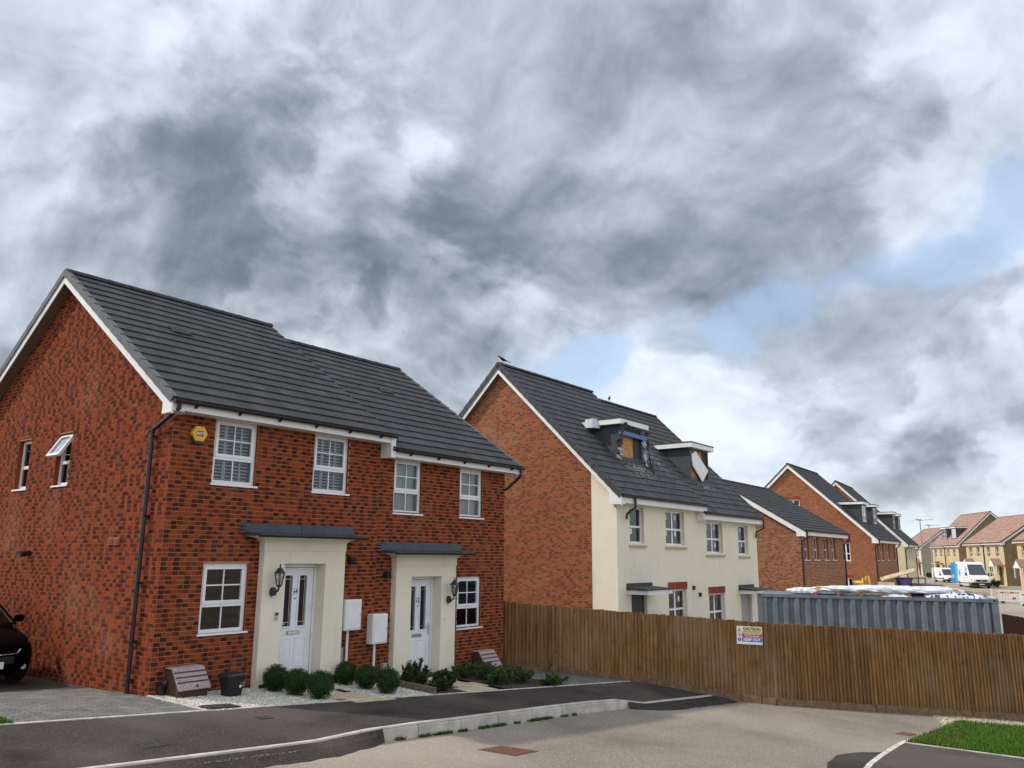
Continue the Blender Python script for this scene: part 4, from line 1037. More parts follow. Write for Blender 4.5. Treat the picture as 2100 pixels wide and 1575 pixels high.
# ash and debris below the dormers
def debris(root, x, y, s, ze, nx, ny, n, name='roof_debris'):
    mb = MB(); r = random.Random(int(x * 10))
    for i in range(n):
        px = x + r.gauss(0, nx); py = y - abs(r.gauss(0, ny)); z = ze + (py + .33) * s + .035; k = r.uniform(.008, .02)
        mb.add([(px - k, py, z), (px + k, py - k, z), (px + k * .4, py + k, z + k), (px, py, z + k * 1.2)], [(0, 1, 3), (1, 2, 3), (2, 0, 3)], 0, (r.random(), 0, r.random(), 1))
    o = ob(name, mb, 'ash', root, fix=False); stuff(o)
debris(HA, 3.0, .95, sA, 5.10, .5, .28, 420); debris(HB, 2.8, .95, sB, 5.08, .35, .2, 160); debris(HA, 5.2, 1.9, sA, 5.1, .25, .7, 160)
# birds on that ridge
def bird(label, x, y, z, rz):
    t = thing('bird', label, 'bird', (x, y, z), rz)
    ob('body', MB().loft([[(a, r_ * math.cos(k), zz + r_ * math.sin(k)) for k in [math.pi / 4 * j for j in range(8)]] for a, r_, zz in ((-.17, .012, .10), (-.1, .035, .12), (0, .062, .15), (.08, .055, .19), (.12, .032, .23), (.15, .034, .25), (.18, .018, .25), (.215, .004, .245))]), 'bird_black', t, smooth=True)
    ob('tail', MB().hexa([(-.3, -.02, .05), (-.14, -.02, .10), (-.14, .02, .10), (-.3, .02, .05), (-.3, -.02, .06), (-.14, -.02, .12), (-.14, .02, .12), (-.3, .02, .06)]), 'bird_black', t)
    for s in (-1, 1): ob('leg', MB().tube([(.01, s * .02, .10), (.02, s * .02, .0)], .006, 5), 'bird_black', t)
bird('black bird perched on the ridge end above the brick gable', 14.9, 4.58, 8.96, 2.6); bird('black bird perched mid-ridge above the white-panelled dormer', 22.3, 4.58, 8.71, .4)
g3 = 'brick houses further along the street'
H3, F3, r3, s3, rf3 = house('brick_house', 'low brown brick house with four narrow upper windows, behind the container', g3, (34.56, .82, -1.35), rad(1), 7.9, 8.6, 4.97, 7.75, 4.3, ('mortar_far', 'brick_brown'), ('mortar_far', 'brick_brown'),
    wins=[(.55, 1.30, 3.50, 4.66), (2.15, 3.00, 3.50, 4.66), (3.98, 4.82, 3.50, 4.66), (5.50, 6.25, 3.50, 4.66), (2.2, 3.2, 1.0, 2.15), (4.6, 5.6, 1.0, 2.15)], doors=[(.6, 1.5, 0, 2.1, 'iron_dark')], sill='plastic')
for x in (-.02, 7.92): downpipe(H3, [(x, -.37, 4.9), (x, -.33, 4.62), (x, -.06, 4.4), (x, -.06, 0)], .045)
H4, F4b, r4, s4b, rf4 = house('brick_house', 'tall orange brick house with two dormers and a small attic window', g3, (57.92, 2.99, -1.2), rad(3), 8.6, 11.9, 4.87, 10.80, 5.95, ('mortar_far', 'brick_brown'), ('mortar_far', 'brick_orange'),
    wins=[(.5, 1.3, 3.32, 4.56), (2.1, 3.2, 3.32, 4.56), (4.7, 5.8, 3.32, 4.56), (7.1, 7.9, 3.32, 4.56)], gwins=[(5.25, 6.25, 7.2, 7.95), (1.75, 2.35, 3.26, 4.60), (1.75, 2.35, .8, 2.0)], sill='plastic', wstyle='quad')
for x in (-.02, 8.62): downpipe(H4, [(x, -.37, 4.8), (x, -.33, 4.5), (x, -.06, 4.3), (x, -.06, 0)], .05)
for x in (1.3, 5.4): dormer(H4, x, x + 1.7, .95, 4.85, s4b, 7.75)
H5, F5, r5, s5, rf5 = house('rendered_house', 'cream fronted house with brick gable top and two dormers, street far end', g3, (74.3, 4.4, -1.05), rad(6), 9.0, 11.0, 4.65, 10.55, 5.5, ('cream_far', None), ('mortar_far', 'brick_orange'),
    wins=[(.9, 1.7, 3.2, 4.3), (3.0, 4.0, 3.2, 4.3), (5.2, 6.2, 3.2, 4.3), (7.2, 8.0, 3.2, 4.3)], strip=1.5, sill='plastic')
for x in (-.02, 9.02): downpipe(H5, [(x, -.37, 4.5), (x, -.33, 4.3), (x, -.06, 4.1), (x, -.06, 0)], .05)
for x in (1.5, 5.6): dormer(H5, x, x + 1.7, .95, 4.63, s5, 7.6)
# far buff pairs with red roofs, facing left into the sun
g4 = 'buff brick houses with red roofs across the street'
TH = rad(209)
def far_house(label, u, dist, W, dep, ze, zr, wall_, gab, kind, roofm='tile_red', near=True):
    r = ray(u, 1180); r = r / math.hypot(r.x, r.y); P = CPOS + r * dist; z = ground_z(P.x, P.y) + .02
    if near: P = P + V((math.cos(rad(29)), math.sin(rad(29)), 0)) * W
    wn = []
    for k in (.09, .30, .58, .80): wn.append((W * k, W * k + 1.0, 3.3, 4.5))
    wn += [(W * .33, W * .33 + 1.3, .9, 2.1), (W * .56, W * .56 + 1.3, .9, 2.1)]
    root, F, rm, s, rf = house('brick_house', label, g4, (P.x, P.y, z), TH, W, dep * 2, ze, zr, dep, (wall_, None), (gab, None), wins=wn, doors=[(W * .12, W * .12 + 1, 0, 2.1, 'iron_dark'), (W * .83, W * .83 + 1, 0, 2.1, 'iron_dark')],
        roofmat=roofm, gside=1, sill='plastic', rear=gab, verge='charcoal_trim', bricks=False)
    downpipe(root, [(W / 2, -.37, ze - .1), (W / 2, -.06, ze - .4), (W / 2, -.06, 0)], .07)
    for x in (W * .12 - .3, W * .83 - .3):
        if kind == 'gabled':
            mb = MB()
            for sg in (-1, 1): mb.hexa([(x + .8 + sg * .95, -1, 2.25), (x + .8, -1, 3.0), (x + .8, -.003, 3.0), (x + .8 + sg * .95, -.003, 2.25), (x + .8 + sg * .95, -1, 2.33), (x + .8, -1, 3.1), (x + .8, -.003, 3.1), (x + .8 + sg * .95, -.003, 2.33)], 0, (.3, 0, .3, 1))
            c = ob('porch_roof', mb, roofm, root)
            mb = MB(); mb.prism([(x - .02, 2.2), (x + 1.62, 2.2), (x + .8, 2.95)], lambda p, q, t: (p, t, q), -1.04, -1.0); ob('porch_gable', mb, 'white_paint', c)
            for sg in (-1, 1): sub('porch_post', c, 'white_paint', lambda m: m.box(x + .8 + sg * .7 - .05, x + .8 + sg * .7 + .05, -.98, -.88, 1.2, 2.25))
        else: door_canopy(root, x, x + 1.7, 2.25)
        soldier(root, F, x - .1 + 2, x + 1.3 + 2, 2.12, 2.36)
    return root, s
r, s = far_house('buff house pair with gabled door porches and brown side wall', 2064, 113, 11.0, 4.6, 5.0, 8.4, 'buff_brick_far', 'brown_brick_far', 'gabled')
r, s = far_house('taller buff house pair with two dormers in its red roof', 1971, 142, 11.0, 5.0, 5.05, 10.1, 'buff_brick_far', 'brown_brick_far', 'flat')
for x in (3.0, 6.9): dormer(r, x, x + 1.9, .7, 5.03, s, 7.9)
r, s = far_house('cream house pair with tan side wall and dark red roof', 1893, 167, 11.0, 4.6, 5.0, 8.6, 'cream_far', 'tan_render_far', 'gabled')
r, s = far_house('buff house with red porch roof beyond the white barriers', 2092, 101, 11.0, 4.6, 5.0, 8.4, 'buff_brick_far', 'brown_brick_far', 'gabled', near=False)
# ---------------------------------------------------------------- ground, road, pavement
def sheet(name, xs, ys, zf, mat, parent=None, mask=None):
    mb = MB(); idx = {}
    for i, x in enumerate(xs):
        for j, y in enumerate(ys(x) if callable(ys) else ys): idx[i, j] = len(mb.v); mb.v.append((x, y, zf(x, y))); mb.c.append((0, 0, 0, 1))
    nj = len(ys(xs[0]) if callable(ys) else ys)
    for i in range(len(xs) - 1):
        for j in range(nj - 1): mb.f.append((idx[i, j], idx[i + 1, j], idx[i + 1, j + 1], idx[i, j + 1])); mb.m.append(0)
    return ob(name, mb, mat, parent, fix=False)
def frange(a, b, n): return [a + (b - a) * i / n for i in range(n + 1)]
XS = [-900, -300, -100, -40, -20, -10, -5, 0, 5, 10, 14, 18, 21, 24, 30, 40, 50, 65, 80, 100, 125, 150, 200, 300, 500, 1200]
YS = [-900, -300, -100, -50, -30, -20, -14, -10, -6, -2, 2, 6, 10, 20, 40, 80, 200, 500, 1200]
struct(sheet('ground', XS, YS, lambda x, y: ground_z(x, y) - .03, 'dirt'))
struct(sheet('road', frange(-60, -6, 12) + frange(-5, 17.5, 60), lambda x: [-40, -20, -14, -11, -9, -7.5, -6, -5, kerb_y(x) + .02] if x < 13 else [-40, -20, -14, -11.5, -10, -9, -8, -7, -5.6], road_z, 'road_asphalt'))
struct(sheet('plot_ground', frange(-12, 12.2, 40), lambda x: [back_y(x) + .03, -1, -.5, 0, 3, 6, 12], lambda x, y: (PL(x, y) if y < 0 else PL(x, 0) - .01 * y) - .035, 'soil'))
struct(sheet('pavement', frange(-60, -6, 12) + frange(-5.6, 12.0, 60), lambda x: frange(kerb_y(x) + .12, back_y(x), 10), pave_z, 'pavement_asphalt'))
# street beyond the fence
struct(sheet('street', [24, 40, 55, 70, 85, 100, 125, 150, 175], lambda x: [a + (x - 24) * .055 for a in (-9, -7.5, -6, -4.5)], lambda x, y: ground_z(x, y) + .0, 'far_road'))
struct(sheet('far_verge', [86, 95, 105, 115, 128], lambda x: [-14 + (x - 86) * .1, -9 + (x - 86) * .14], lambda x, y: ground_z(x, y) + .01, 'grass_blade'))

def kerb_run(name, pts, width, top, road, mat='kerb_concrete', L=.915, cham=.03, label=None):
    """stones along a polyline of front-face points; top(x,y) and road(x,y) heights"""
    P = [V((*p, 0)) for p in pts]; seg = [(b - a).length for a, b in zip(P, P[1:])]; T = sum(seg)
    def at(s):
        for a, b, l in zip(P, P[1:], seg):
            if s <= l: return a + (b - a) * (s / l), (b - a).normalized()
            s -= l
        return P[-1], (P[-1] - P[-2]).normalized()
    bed = MB(); n = max(1, round(T / L)); root = None; stones = []
    for i in range(n):
        a, ta = at(T * i / n + .006); b, tb = at(T * (i + 1) / n - .006); mb = MB()
        na, nb = V((-ta.y, ta.x, 0)), V((-tb.y, tb.x, 0))
        def sec(p, nn):
            zt, zr = top(p.x, p.y) + .003, road(p.x, p.y) - .08
            return [(p.x, p.y, zr), (p.x + nn.x * .012, p.y + nn.y * .012, zt - cham * 1.6), (p.x + nn.x * cham, p.y + nn.y * cham, zt), (p.x + nn.x * width, p.y + nn.y * width, zt), (p.x + nn.x * width, p.y + nn.y * width, zr)]
        mb.loft([sec(a, na), sec(b, nb)]); stones.append(mb)
        q = [a + na * .02, b + nb * .02, b + nb * (width - .01), a + na * (width - .01)]; z0 = [road(k.x, k.y) - .15 for k in q]; z1 = [top(k.x, k.y) - .02 for k in q]
        bed.hexa([(k.x, k.y, z) for k, z in zip(q, z0)] + [(k.x, k.y, z) for k, z in zip(q, z1)])
    root = struct(ob(name, bed, 'soil'))
    for mb in stones: ob('kerb_stone', mb, mat, root)
    return root
kx = [-8, -5, -3, -1.5, 0, .5, 1.0, 1.5, 2.5, 3.2, 4.5, 6, 7, 7.7, 8.2, 8.7, 9.5, 10.5, 11.6]
kerb_run('kerb', [(x, kerb_y(x)) for x in kx], .125, pave_z, road_z)
# path edging at the back of the pavement
def strip(name, pts, width, zf, h, mat, parent=None, L=.915):
    P = [V((*p, 0)) for p in pts]; mb = MB()
    for a, b in zip(P, P[1:]):
        t = (b - a).normalized(); n = V((-t.y, t.x, 0)) * width; k = max(1, round((b - a).length / L))
        for i in range(k):
            p, q = a.lerp(b, i / k) + t * .003, a.lerp(b, (i + 1) / k) - t * .003
            c = [p, q, q + n, p + n]; mb.hexa([(w.x, w.y, zf(w.x, w.y) - .15) for w in c] + [(w.x, w.y, zf(w.x, w.y) + h) for w in c])
    return ob(name, mb, mat, parent)
struct(strip('path_edging', [(x, back_y(x) - .005) for x in (-8, -4, 0, 4, 8, 10.8)], .05, PL, .012, 'edging_concrete'))
struct(strip('drive_edging', [(.12, -1.52), (.02, -.02)], .05, PL, .015, 'edging_concrete'))
# tarmac fillets against the dropped kerbs
def ramp(name, inner, outer, mat='ramp_asphalt'):
    mb = MB(); n = len(inner)
    for (x, y), (a, b), in zip(inner, outer): mb.v += [(x, y, pave_z(x, y + .13) - .02), ((x + a) / 2, (y + b) / 2, (pave_z(x, y + .13) - .02) * .45 + (road_z(a, b)) * .55 + .02), (a, b, road_z(a, b) + .006), (a, b - .01, road_z(a, b) - .05)]; mb.c += [(0, 0, 0, 1)] * 4
    for i in range(n - 1):
        for k in range(3): mb.f.append((4 * i + k, 4 * i + k + 1, 4 * i + 5 + k, 4 * i + 4 + k)); mb.m.append(0)
    return struct(ob(name, mb, mat))
def jag(x, k): return .02 * math.sin(x * 9 + k) + .015 * math.sin(x * 23 + k)
ix = frange(-8, 1.55, 60); ramp('tarmac_fillet', [(x, kerb_y(x) - .004) for x in ix], [(x, kerb_y(x) - .03 - .33 * min(1, (1.6 - x) / 1.2) ** .7 + jag(x, 0)) for x in ix], 'pavement_asphalt')
ix = frange(8.15, 11.75, 30); ramp('tarmac_fillet', [(x, kerb_y(x) - .004) for x in ix], [(x, kerb_y(x) - .03 - .52 * min(1, (x - 8.1) / .9) ** .7 + jag(x, 2)) for x in ix])
# right-hand verge, path and their kerbs
vz = lambda x, y: road_z(x, y) + .055
VK = [(13.93, -9.04), (9.54, -8.87), (8.0, -8.92), (6.6, -9.02), (4.2, -9.4)]
kerb_run('verge_kerb', VK, .10, vz, road_z, 'edging_concrete', cham=.012)
def poly_sheet(name, pts, zf, mat, h=0., n=1):
    mb = MB(); mb.add([(x, y, zf(x, y) + h) for x, y in pts], [tuple(range(len(pts)))]); return ob(name, mb, mat, fix=False)
VERGE = [(9.62, -8.98), (10.12, -10.74), (11.2, -15), (17.4, -14.8), (13.90, -9.15)]
struct(poly_sheet('verge_soil', VERGE, vz, 'soil', -.01))
struct(poly_sheet('footpath', [(4.2, -9.5), (3.6, -16), (11.4, -16), (10.02, -10.78), (9.55, -8.97), (8.0, -9.02), (6.6, -9.12)], vz, 'pavement_asphalt', .0))
struct(strip('verge_edging', [(9.52, -8.98), (10.05, -10.8), (11.35, -16)], .05, vz, .014, 'edging_concrete')); struct(strip('verge_edging', [(17.5, -14.8), (13.98, -9.05)], .05, vz, .02, 'edging_concrete'))
mb = MB(); pa = [(4.9, -8.95), (5.5, -8.74), (6.0, -8.66), (6.5, -8.50), (6.9, -8.47), (7.3, -8.41), (7.7, -8.50), (8.0, -8.60), (8.3, -8.80), (8.5, -8.87), (7.3, -8.94), (6.2, -9.02), (4.9, -9.28)]
struct(poly_sheet('tarmac_fillet', pa, road_z, 'ramp_asphalt', .008))
# ---------------------------------------------------------------- stuff: gravel, grass, weeds
def inpoly(x, y, P):
    r = False
    for (a, b), (c, d) in zip(P, P[1:] + P[:1]):
        if (b > y) != (d > y) and x < (c - a) * (y - b) / (d - b) + a: r = not r
    return r
def scatter(P, n, r):
    xs = [p[0] for p in P]; ys = [p[1] for p in P]; k = 0
    while k < n:
        x, y = r.uniform(min(xs), max(xs)), r.uniform(min(ys), max(ys))
        if inpoly(x, y, P): k += 1; yield x, y
def gravel(name, label, P, n, zf, mat, s0, s1, seed, lift=.4):
    mb = MB(); r = random.Random(seed)
    for x, y in scatter(P, n, r):
        s = r.uniform(s0, s1); z = zf(x, y) + s * (lift - .3 * r.random()); a = r.random() * 6.3; ca, sa = math.cos(a), math.sin(a)
        ex, ey, ez = s * r.uniform(.9, 1.5), s * r.uniform(.7, 1.1), s * r.uniform(.55, .9)
        o = [(ex, 0, 0), (0, ey, 0), (-ex, 0, 0), (0, -ey, 0), (0, 0, ez), (ex * .5, ey * .5, ez * .75), (-ex * .5, -ey * .45, ez * .8)]
        c = (r.random(), 0, r.random(), 1)
        mb.add([(x + p * ca - q * sa, y + p * sa + q * ca, z + w) for p, q, w in o], [(0, 5, 4), (5, 1, 4), (1, 2, 4), (2, 6, 4), (6, 3, 4), (3, 0, 4), (0, 1, 5), (2, 3, 6)], 0, c)
    return stuff(ob(name, mb, mat, fix=False), label, 'gravel')
GV = [(.16, -1.55), (.06, -.02), (1.9, -.02), (1.9, -.16), (2.36, -.16), (2.42, -1.74)]
GV2 = [(3.36, -1.84), (3.34, -.17), (3.82, -.16), (3.82, -.02), (4.58, -.02), (4.60, -1.92)]
struct(poly_sheet('gravel_bed', GV, PL, 'slab_buff', .0)); struct(poly_sheet('gravel_bed', GV2, PL, 'slab_buff', .0))
gravel('white_gravel', 'white pebble gravel in front of number 54 left of the path', GV, 7500, PL, 'pebble', .011, .022, 1)
gravel('white_gravel', 'white pebble gravel between the path and the log edging', GV2, 3600, PL, 'pebble', .011, .022, 2)
gravel('stone_chippings', 'beige stone chippings between the verge and the fence', [(13.2, -8.95), (14.1, -9.0), (14.75, -10.25), (16.0, -10.3), (15.9, -9.4), (14.9, -8.4)], 1500, road_z, 'stone_beige', .012, .035, 3, .1)
gravel('loose_grit', 'scattered sandy grit in the gutter by the dropped kerb', [(-1.6, -3.62), (-.3, -3.74), (.3, -3.78), (-.2, -3.88), (-1.5, -3.78)], 380, lambda x, y: road_z(x, y) + .085, 'stone_beige', .003, .007, 4)
gravel('road_grit', 'small loose stones scattered over the road', [(1, -4.4), (8, -4.8), (11.5, -6.2), (12.5, -8.2), (8, -8.2), (1, -7)], 260, road_z, 'stone_beige', .004, .011, 9, .2)
def blades(name, label, P, n, zf, h0, h1, mat, seed, cat='grass', lean=.5, w=.006, clump=False):
    mb = MB(); r = random.Random(seed)
    for x, y in scatter(P, n, r):
        if clump and math.sin(x * 5.1) + math.sin(x * 13.7 + 1) + r.uniform(-.6, .6) < 0: continue
        z = zf(x, y) - .01; h = r.uniform(h0, h1); a = r.random() * 6.3; dx, dy = math.cos(a), math.sin(a); l = h * lean * r.random()
        b = r.random() * 6.3; bx, by = math.cos(b) * w, math.sin(b) * w; c = (r.random(), 0, r.random(), 1)
        mb.add([(x - bx, y - by, z), (x + bx, y + by, z), (x + bx * .7 + dx * l * .4, y + by * .7 + dy * l * .4, z + h * .6), (x - bx * .7 + dx * l * .4, y - by * .7 + dy * l * .4, z + h * .6), (x + dx * l, y + dy * l, z + h)], [(0, 1, 2, 3), (3, 2, 4)], 0, c)
    return stuff(ob(name, mb, mat, fix=False), label, cat)
blades('grass', 'lush green grass on the verge beside the tarmac footpath', VERGE, 52000, vz, .05, .11, 'grass_blade', 5)
blades('dry_grass', 'yellowish thin grass along the verge kerb', [(9.6, -8.95), (10.0, -9.8), (13.4, -9.35), (13.8, -9.12)], 3500, vz, .04, .09, 'grass_dry', 6)
blades('grass', 'small grass tuft at the edge of the left driveway', [(-2.45, -1.22), (-2.5, -.95), (-4, -.8), (-4, -1.1)], 1800, PL, .04, .10, 'grass_blade', 7)
wk = [(x, kerb_y(x) - .003) for x in frange(1.8, 6.4, 10)]; blades('weeds', 'low green weeds growing along the foot of the kerb', wk + [(x, y - .05) for x, y in wk[::-1]], 3400, road_z, .015, .07, 'leaf_weed', 8, 'weeds', 1.4, .011, True)
# ---------------------------------------------------------------- paving blocks and slabs
def block_mesh(L, W, h, mat, name):
    L_ = []
    for i in range(6):
        mb = MB(); j = .004; c = ((i * 2) % 7 / 6., 0, (i * 3) % 7 / 6., 1)
        mb.hexa([(j, j, -h), (L - j, j, -h), (L - j, W - j, -h), (j, W - j, -h), (j + .004, j + .004, 0), (L - j - .004, j + .004, 0), (L - j - .004, W - j - .004, 0), (j + .004, W - j - .004, 0)], 0, c, (0,)); L_.append(mesh_of(name, mb, [mat]))
    return L_
def paving(root, P, zf, L, W, mats, nobj, name, ang=0.):
    xs = [p[0] for p in P]; ys = [p[1] for p in P]; cand = []; j = 0; y = min(ys)
    ca, sa = math.cos(ang), math.sin(ang)
    while y < max(ys) + 1:
        x = min(xs) - 1 + (L / 2 if j % 2 else 0)
        while x < max(xs) + 1:
            cx, cy = x + L / 2, y + W / 2; wx, wy = cx * ca - cy * sa, cx * sa + cy * ca
            if inpoly(wx, wy, P): cand.append((x * ca - y * sa, x * sa + y * ca, wx, wy))
            x += L
        y += W; j += 1
    def vis(c):
        p = V((c[2], c[3], zf(c[2], c[3]))); u, v = pix(p); return (p - CPOS).length + (0 if 0 < u < 2100 and 0 < v < 1575 else 100)
    cand.sort(key=vis); rest = MB(); e = .01
    for i, (x, y, cx, cy) in enumerate(cand):
        z = zf(x, y); ry = -math.atan((zf(cx + e, cy) - zf(cx - e, cy)) / (2 * e)); rx = math.atan((zf(cx, cy + e) - zf(cx, cy - e)) / (2 * e)); me = RD.choice(mats)
        mt = Matrix.Translation((x, y, z + RD.uniform(-.0015, .0015))) @ Matrix.Rotation(rx, 4, 'X') @ Matrix.Rotation(ry, 4, 'Y') @ Matrix.Rotation(ang, 4, 'Z')
        if i < nobj:
            o = link(name, me, root); o.matrix_local = mt
        else:
            vs = [mt @ v.co for v in me.vertices]; rest.add(vs, [tuple(p.vertices) for p in me.polygons], 0, tuple(me.attributes['bk'].data[0].color))
    if rest.v: stuff(ob('paving_rest', rest, me.materials[0].name, root, fix=False))
dp = [(-4.2, -1.12), (.12, -1.5), (-.01, -.01), (-.01, 8), (-4.2, 8)]
dv = struct(sheet('driveway', frange(-8, 0.1, 8), lambda x: [back_y(x) + .05, -.7, 0, 3, 6, 9], lambda x, y: drive_z(x, y) - .02, 'soil'))
paving(dv, dp, lambda x, y: drive_z(x, y) + .002, .2, .1, block_mesh(.2, .1, .03, 'paver_grey', 'paving_block'), 300, 'paving_block', rad(-6))
dp2 = [(8.45, -2.36), (11.1, -2.62), (9.95, -.2), (9.6, .6), (9.19, 1.2), (9.19, -.02), (8.6, -.9)]
dv2 = struct(poly_sheet('driveway', dp2, PL, 'soil', -.015)); paving(dv2, dp2, lambda x, y: PL(x, y) + .004, .2, .1, block_mesh(.2, .1, .03, 'paver_grey', 'paving_block'), 300, 'paving_block', rad(-6))
pp = [(2.44, -1.74), (3.34, -1.83), (3.33, -.17), (2.37, -.17)]; path = struct(poly_sheet('garden_path', pp, PL, 'soil', -.012)); paving(path, pp, lambda x, y: PL(x, y) + .012, .45, .45, block_mesh(.45, .45, .03, 'slab_buff', 'paving_slab'), 60, 'paving_slab', rad(-3))
pp = [(5.45, -2.06), (6.55, -2.16), (6.68, -.17), (5.73, -.17)]; path = struct(poly_sheet('garden_path', pp, PL, 'soil', -.012)); paving(path, pp, lambda x, y: PL(x, y) + .012, .45, .45, block_mesh(.45, .45, .03, 'slab_buff', 'paving_slab'), 60, 'paving_slab', rad(-3))
# ---------------------------------------------------------------- covers in the ground
def cover(label, pts, zf, mat, h=.006, cells=6):
    cx = sum(p[0] for p in pts) / 4; cy = sum(p[1] for p in pts) / 4; z = zf(cx, cy); t = thing('manhole_cover', label, 'manhole cover', (cx, cy, z))
    q = [(x - cx, y - cy, zf(x, y) - z) for x, y in pts]
    mb = MB(); mb.hexa([(x, y, w - .03) for x, y, w in q] + [(x, y, w + h) for x, y, w in q]); ob('frame', mb, mat, t)
    mb = MB(); A, B, Cc, Dd = [V(k) for k in q]
    for i in range(cells):
        for j in range(cells):
            def g(s, r_): return A.lerp(B, s).lerp(Dd.lerp(Cc, s), r_)
            k = .93 / cells; s0, r0 = .035 + i * k + .01, .035 + j * k + .01; s1, r1 = s0 + k - .02, r0 + k - .02
            c = [g(s0, r0), g(s1, r0), g(s1, r1), g(s0, r1)]; mb.hexa([(p.x, p.y, p.z + h - .002) for p in c] + [(p.x, p.y, p.z + h + .007) for p in c])
    ob('cover_plate', mb, mat, t)
cover('rusty square manhole cover set in the open road', [(2.53, -5.4), (3.09, -5.4), (2.89, -4.85), (2.38, -4.83)], road_z, 'iron_rust', cells=8)
cover('dark cover set in the white gravel', [(.16, -1.50), (.66, -1.54), (.62, -1.28), (.13, -1.24)], lambda x, y: PL(x, y) + .02, 'iron_dark', .012, 5)
cover('worn cover in the pavement, close to the dropped kerb', [(-1.75, -3.05), (-1.35, -3.0), (-1.3, -2.72), (-1.70, -2.78)], pave_z, 'iron_dark', .003, 4)
cover('small pavement cover by the white gravel', [(.42, -2.34), (.66, -2.36), (.68, -2.2), (.44, -2.18)], pave_z, 'iron_dark', .003, 3)
cover('small rusty gully grate beside the verge kerb', [(10.85, -8.78), (11.3, -8.8), (11.3, -8.52), (10.85, -8.5)], road_z, 'iron_rust', .004, 4)
# ---------------------------------------------------------------- fences
def fence(label, A, B, zA, zB, tA, tB, ext0=0., ext1=0., group='close-boarded timber fences round the site', gravel_h=.16, bw=.1, mat='fence_wood', zpts=None):
    A, B = V((*A, 0)), V((*B, 0)); t = (B - A).normalized(); n = V((t.y, -t.x, 0)); L = (B - A).length
    if n.dot(CPOS - A) < 0: n = -n
    root = thing('timber_fence', label, 'fence', (A.x, A.y, zA), math.atan2(t.y, t.x), group)
    sgn = 1 if V((-t.y, t.x, 0)).dot(n) > 0 else -1                # side of the viewer in local y
    zb = (lambda s: lerp(zpts, s)) if zpts else (lambda s: zA + (zB - zA) * s / L)
    zt = lambda s: tA + (tB - tA) * s / L
    s = -ext0; r = random.Random(int(A.x * 100)); k = 0
    while s < L + ext1:
        w = bw + r.uniform(-.012, .006); z0 = zb(s) + .01 - zA; z1 = zt(s) - zA + r.uniform(-.016, .012); tl = r.uniform(-.012, .012); mb = MB(); d0 = sgn * (.0); da, db = sgn * .038, sgn * .0; pk = int((s + ext0) / 2.4); cc = (min(1, max(0, .5 * r.random() + .5 * ((pk * 7 + 3) % 5) / 4)), 0, 0, 1)
        mb.hexa([(s - .012, d0, z0), (s + w, d0, z0), (s + w, db + sgn * .004, z0), (s - .012, da, z0), (s - .012 + tl, d0, z1), (s + w + tl, d0, z1), (s + w + tl, db + sgn * .004, z1), (s - .012 + tl, da, z1)], 0, cc)
        ob('fence_board', mb, mat, root); s += w - .004; k += 1
    s = -ext0
    while s < L + ext1 - .05:
        e = min(s + 2.4, L + ext1); mb = MB()
        mb.hexa([(s + .01, sgn * .054, zb(s) - zA - .14), (e - .01, sgn * .054, zb(e) - zA - .14), (e - .01, sgn * .085, zb(e) - zA - .14), (s + .01, sgn * .085, zb(s) - zA - .14), (s + .01, sgn * .054, zb(s) - zA + gravel_h), (e - .01, sgn * .054, zb(e) - zA + gravel_h), (e - .01, sgn * .085, zb(e) - zA + gravel_h), (s + .01, sgn * .085, zb(s) - zA + gravel_h)])
        ob('gravel_board', mb, 'gravel_timber', root)
        mb = MB(); mb.box(s - .05, s + .05, -sgn * .13 if sgn > 0 else .03, -sgn * .03 if sgn > 0 else .13, zb(s) - zA - .1, zt(s) - zA - .05); ob('fence_post', mb, mat, root)
        for h in (.35, .95, 1.5):
            mb = MB(); y0, y1 = sorted((-sgn * .005, -sgn * .075)); mb.hexa([(s, y0, zb(s) - zA + h), (e, y0, zb(e) - zA + h), (e, y1, zb(e) - zA + h), (s, y1, zb(s) - zA + h), (s, y0, zb(s) - zA + h + .07), (e, y0, zb(e) - zA + h + .07), (e, y1, zb(e) - zA + h + .07), (s, y1, zb(s) - zA + h + .07)]); ob('fence_rail', mb, mat, root)
        s = e
    return root
FL, FC, FRt = (9.7, .36), (12.28, -5.62), (16.5, -10.06)
L1 = math.dist(FL, FC)
fence('shaded timber fence running from the house to the road corner', FL, FC, PL(*FL), road_z(*FC), 1.076, .724, 1.0, 0, zpts=[(-1.2, PL(*FL) + .02), (0, PL(*FL)), (3.1, PL(10.95, -2.5) - .02), (4.6, PL(11.6, -4.0) - .10), (5.3, road_z(11.95, -4.8) + .02), (L1, road_z(*FC))])
fence('timber fence along the road in front of the shipping container', FC, FRt, road_z(*FC), road_z(*FRt), .724, .461, 0, 3.6)
fence('dark timber fence behind the shipping container', (20.5, -12.4), (30, -8.2), -1.4, -1.5, .25, .2, 0, 0, mat='gas_base')
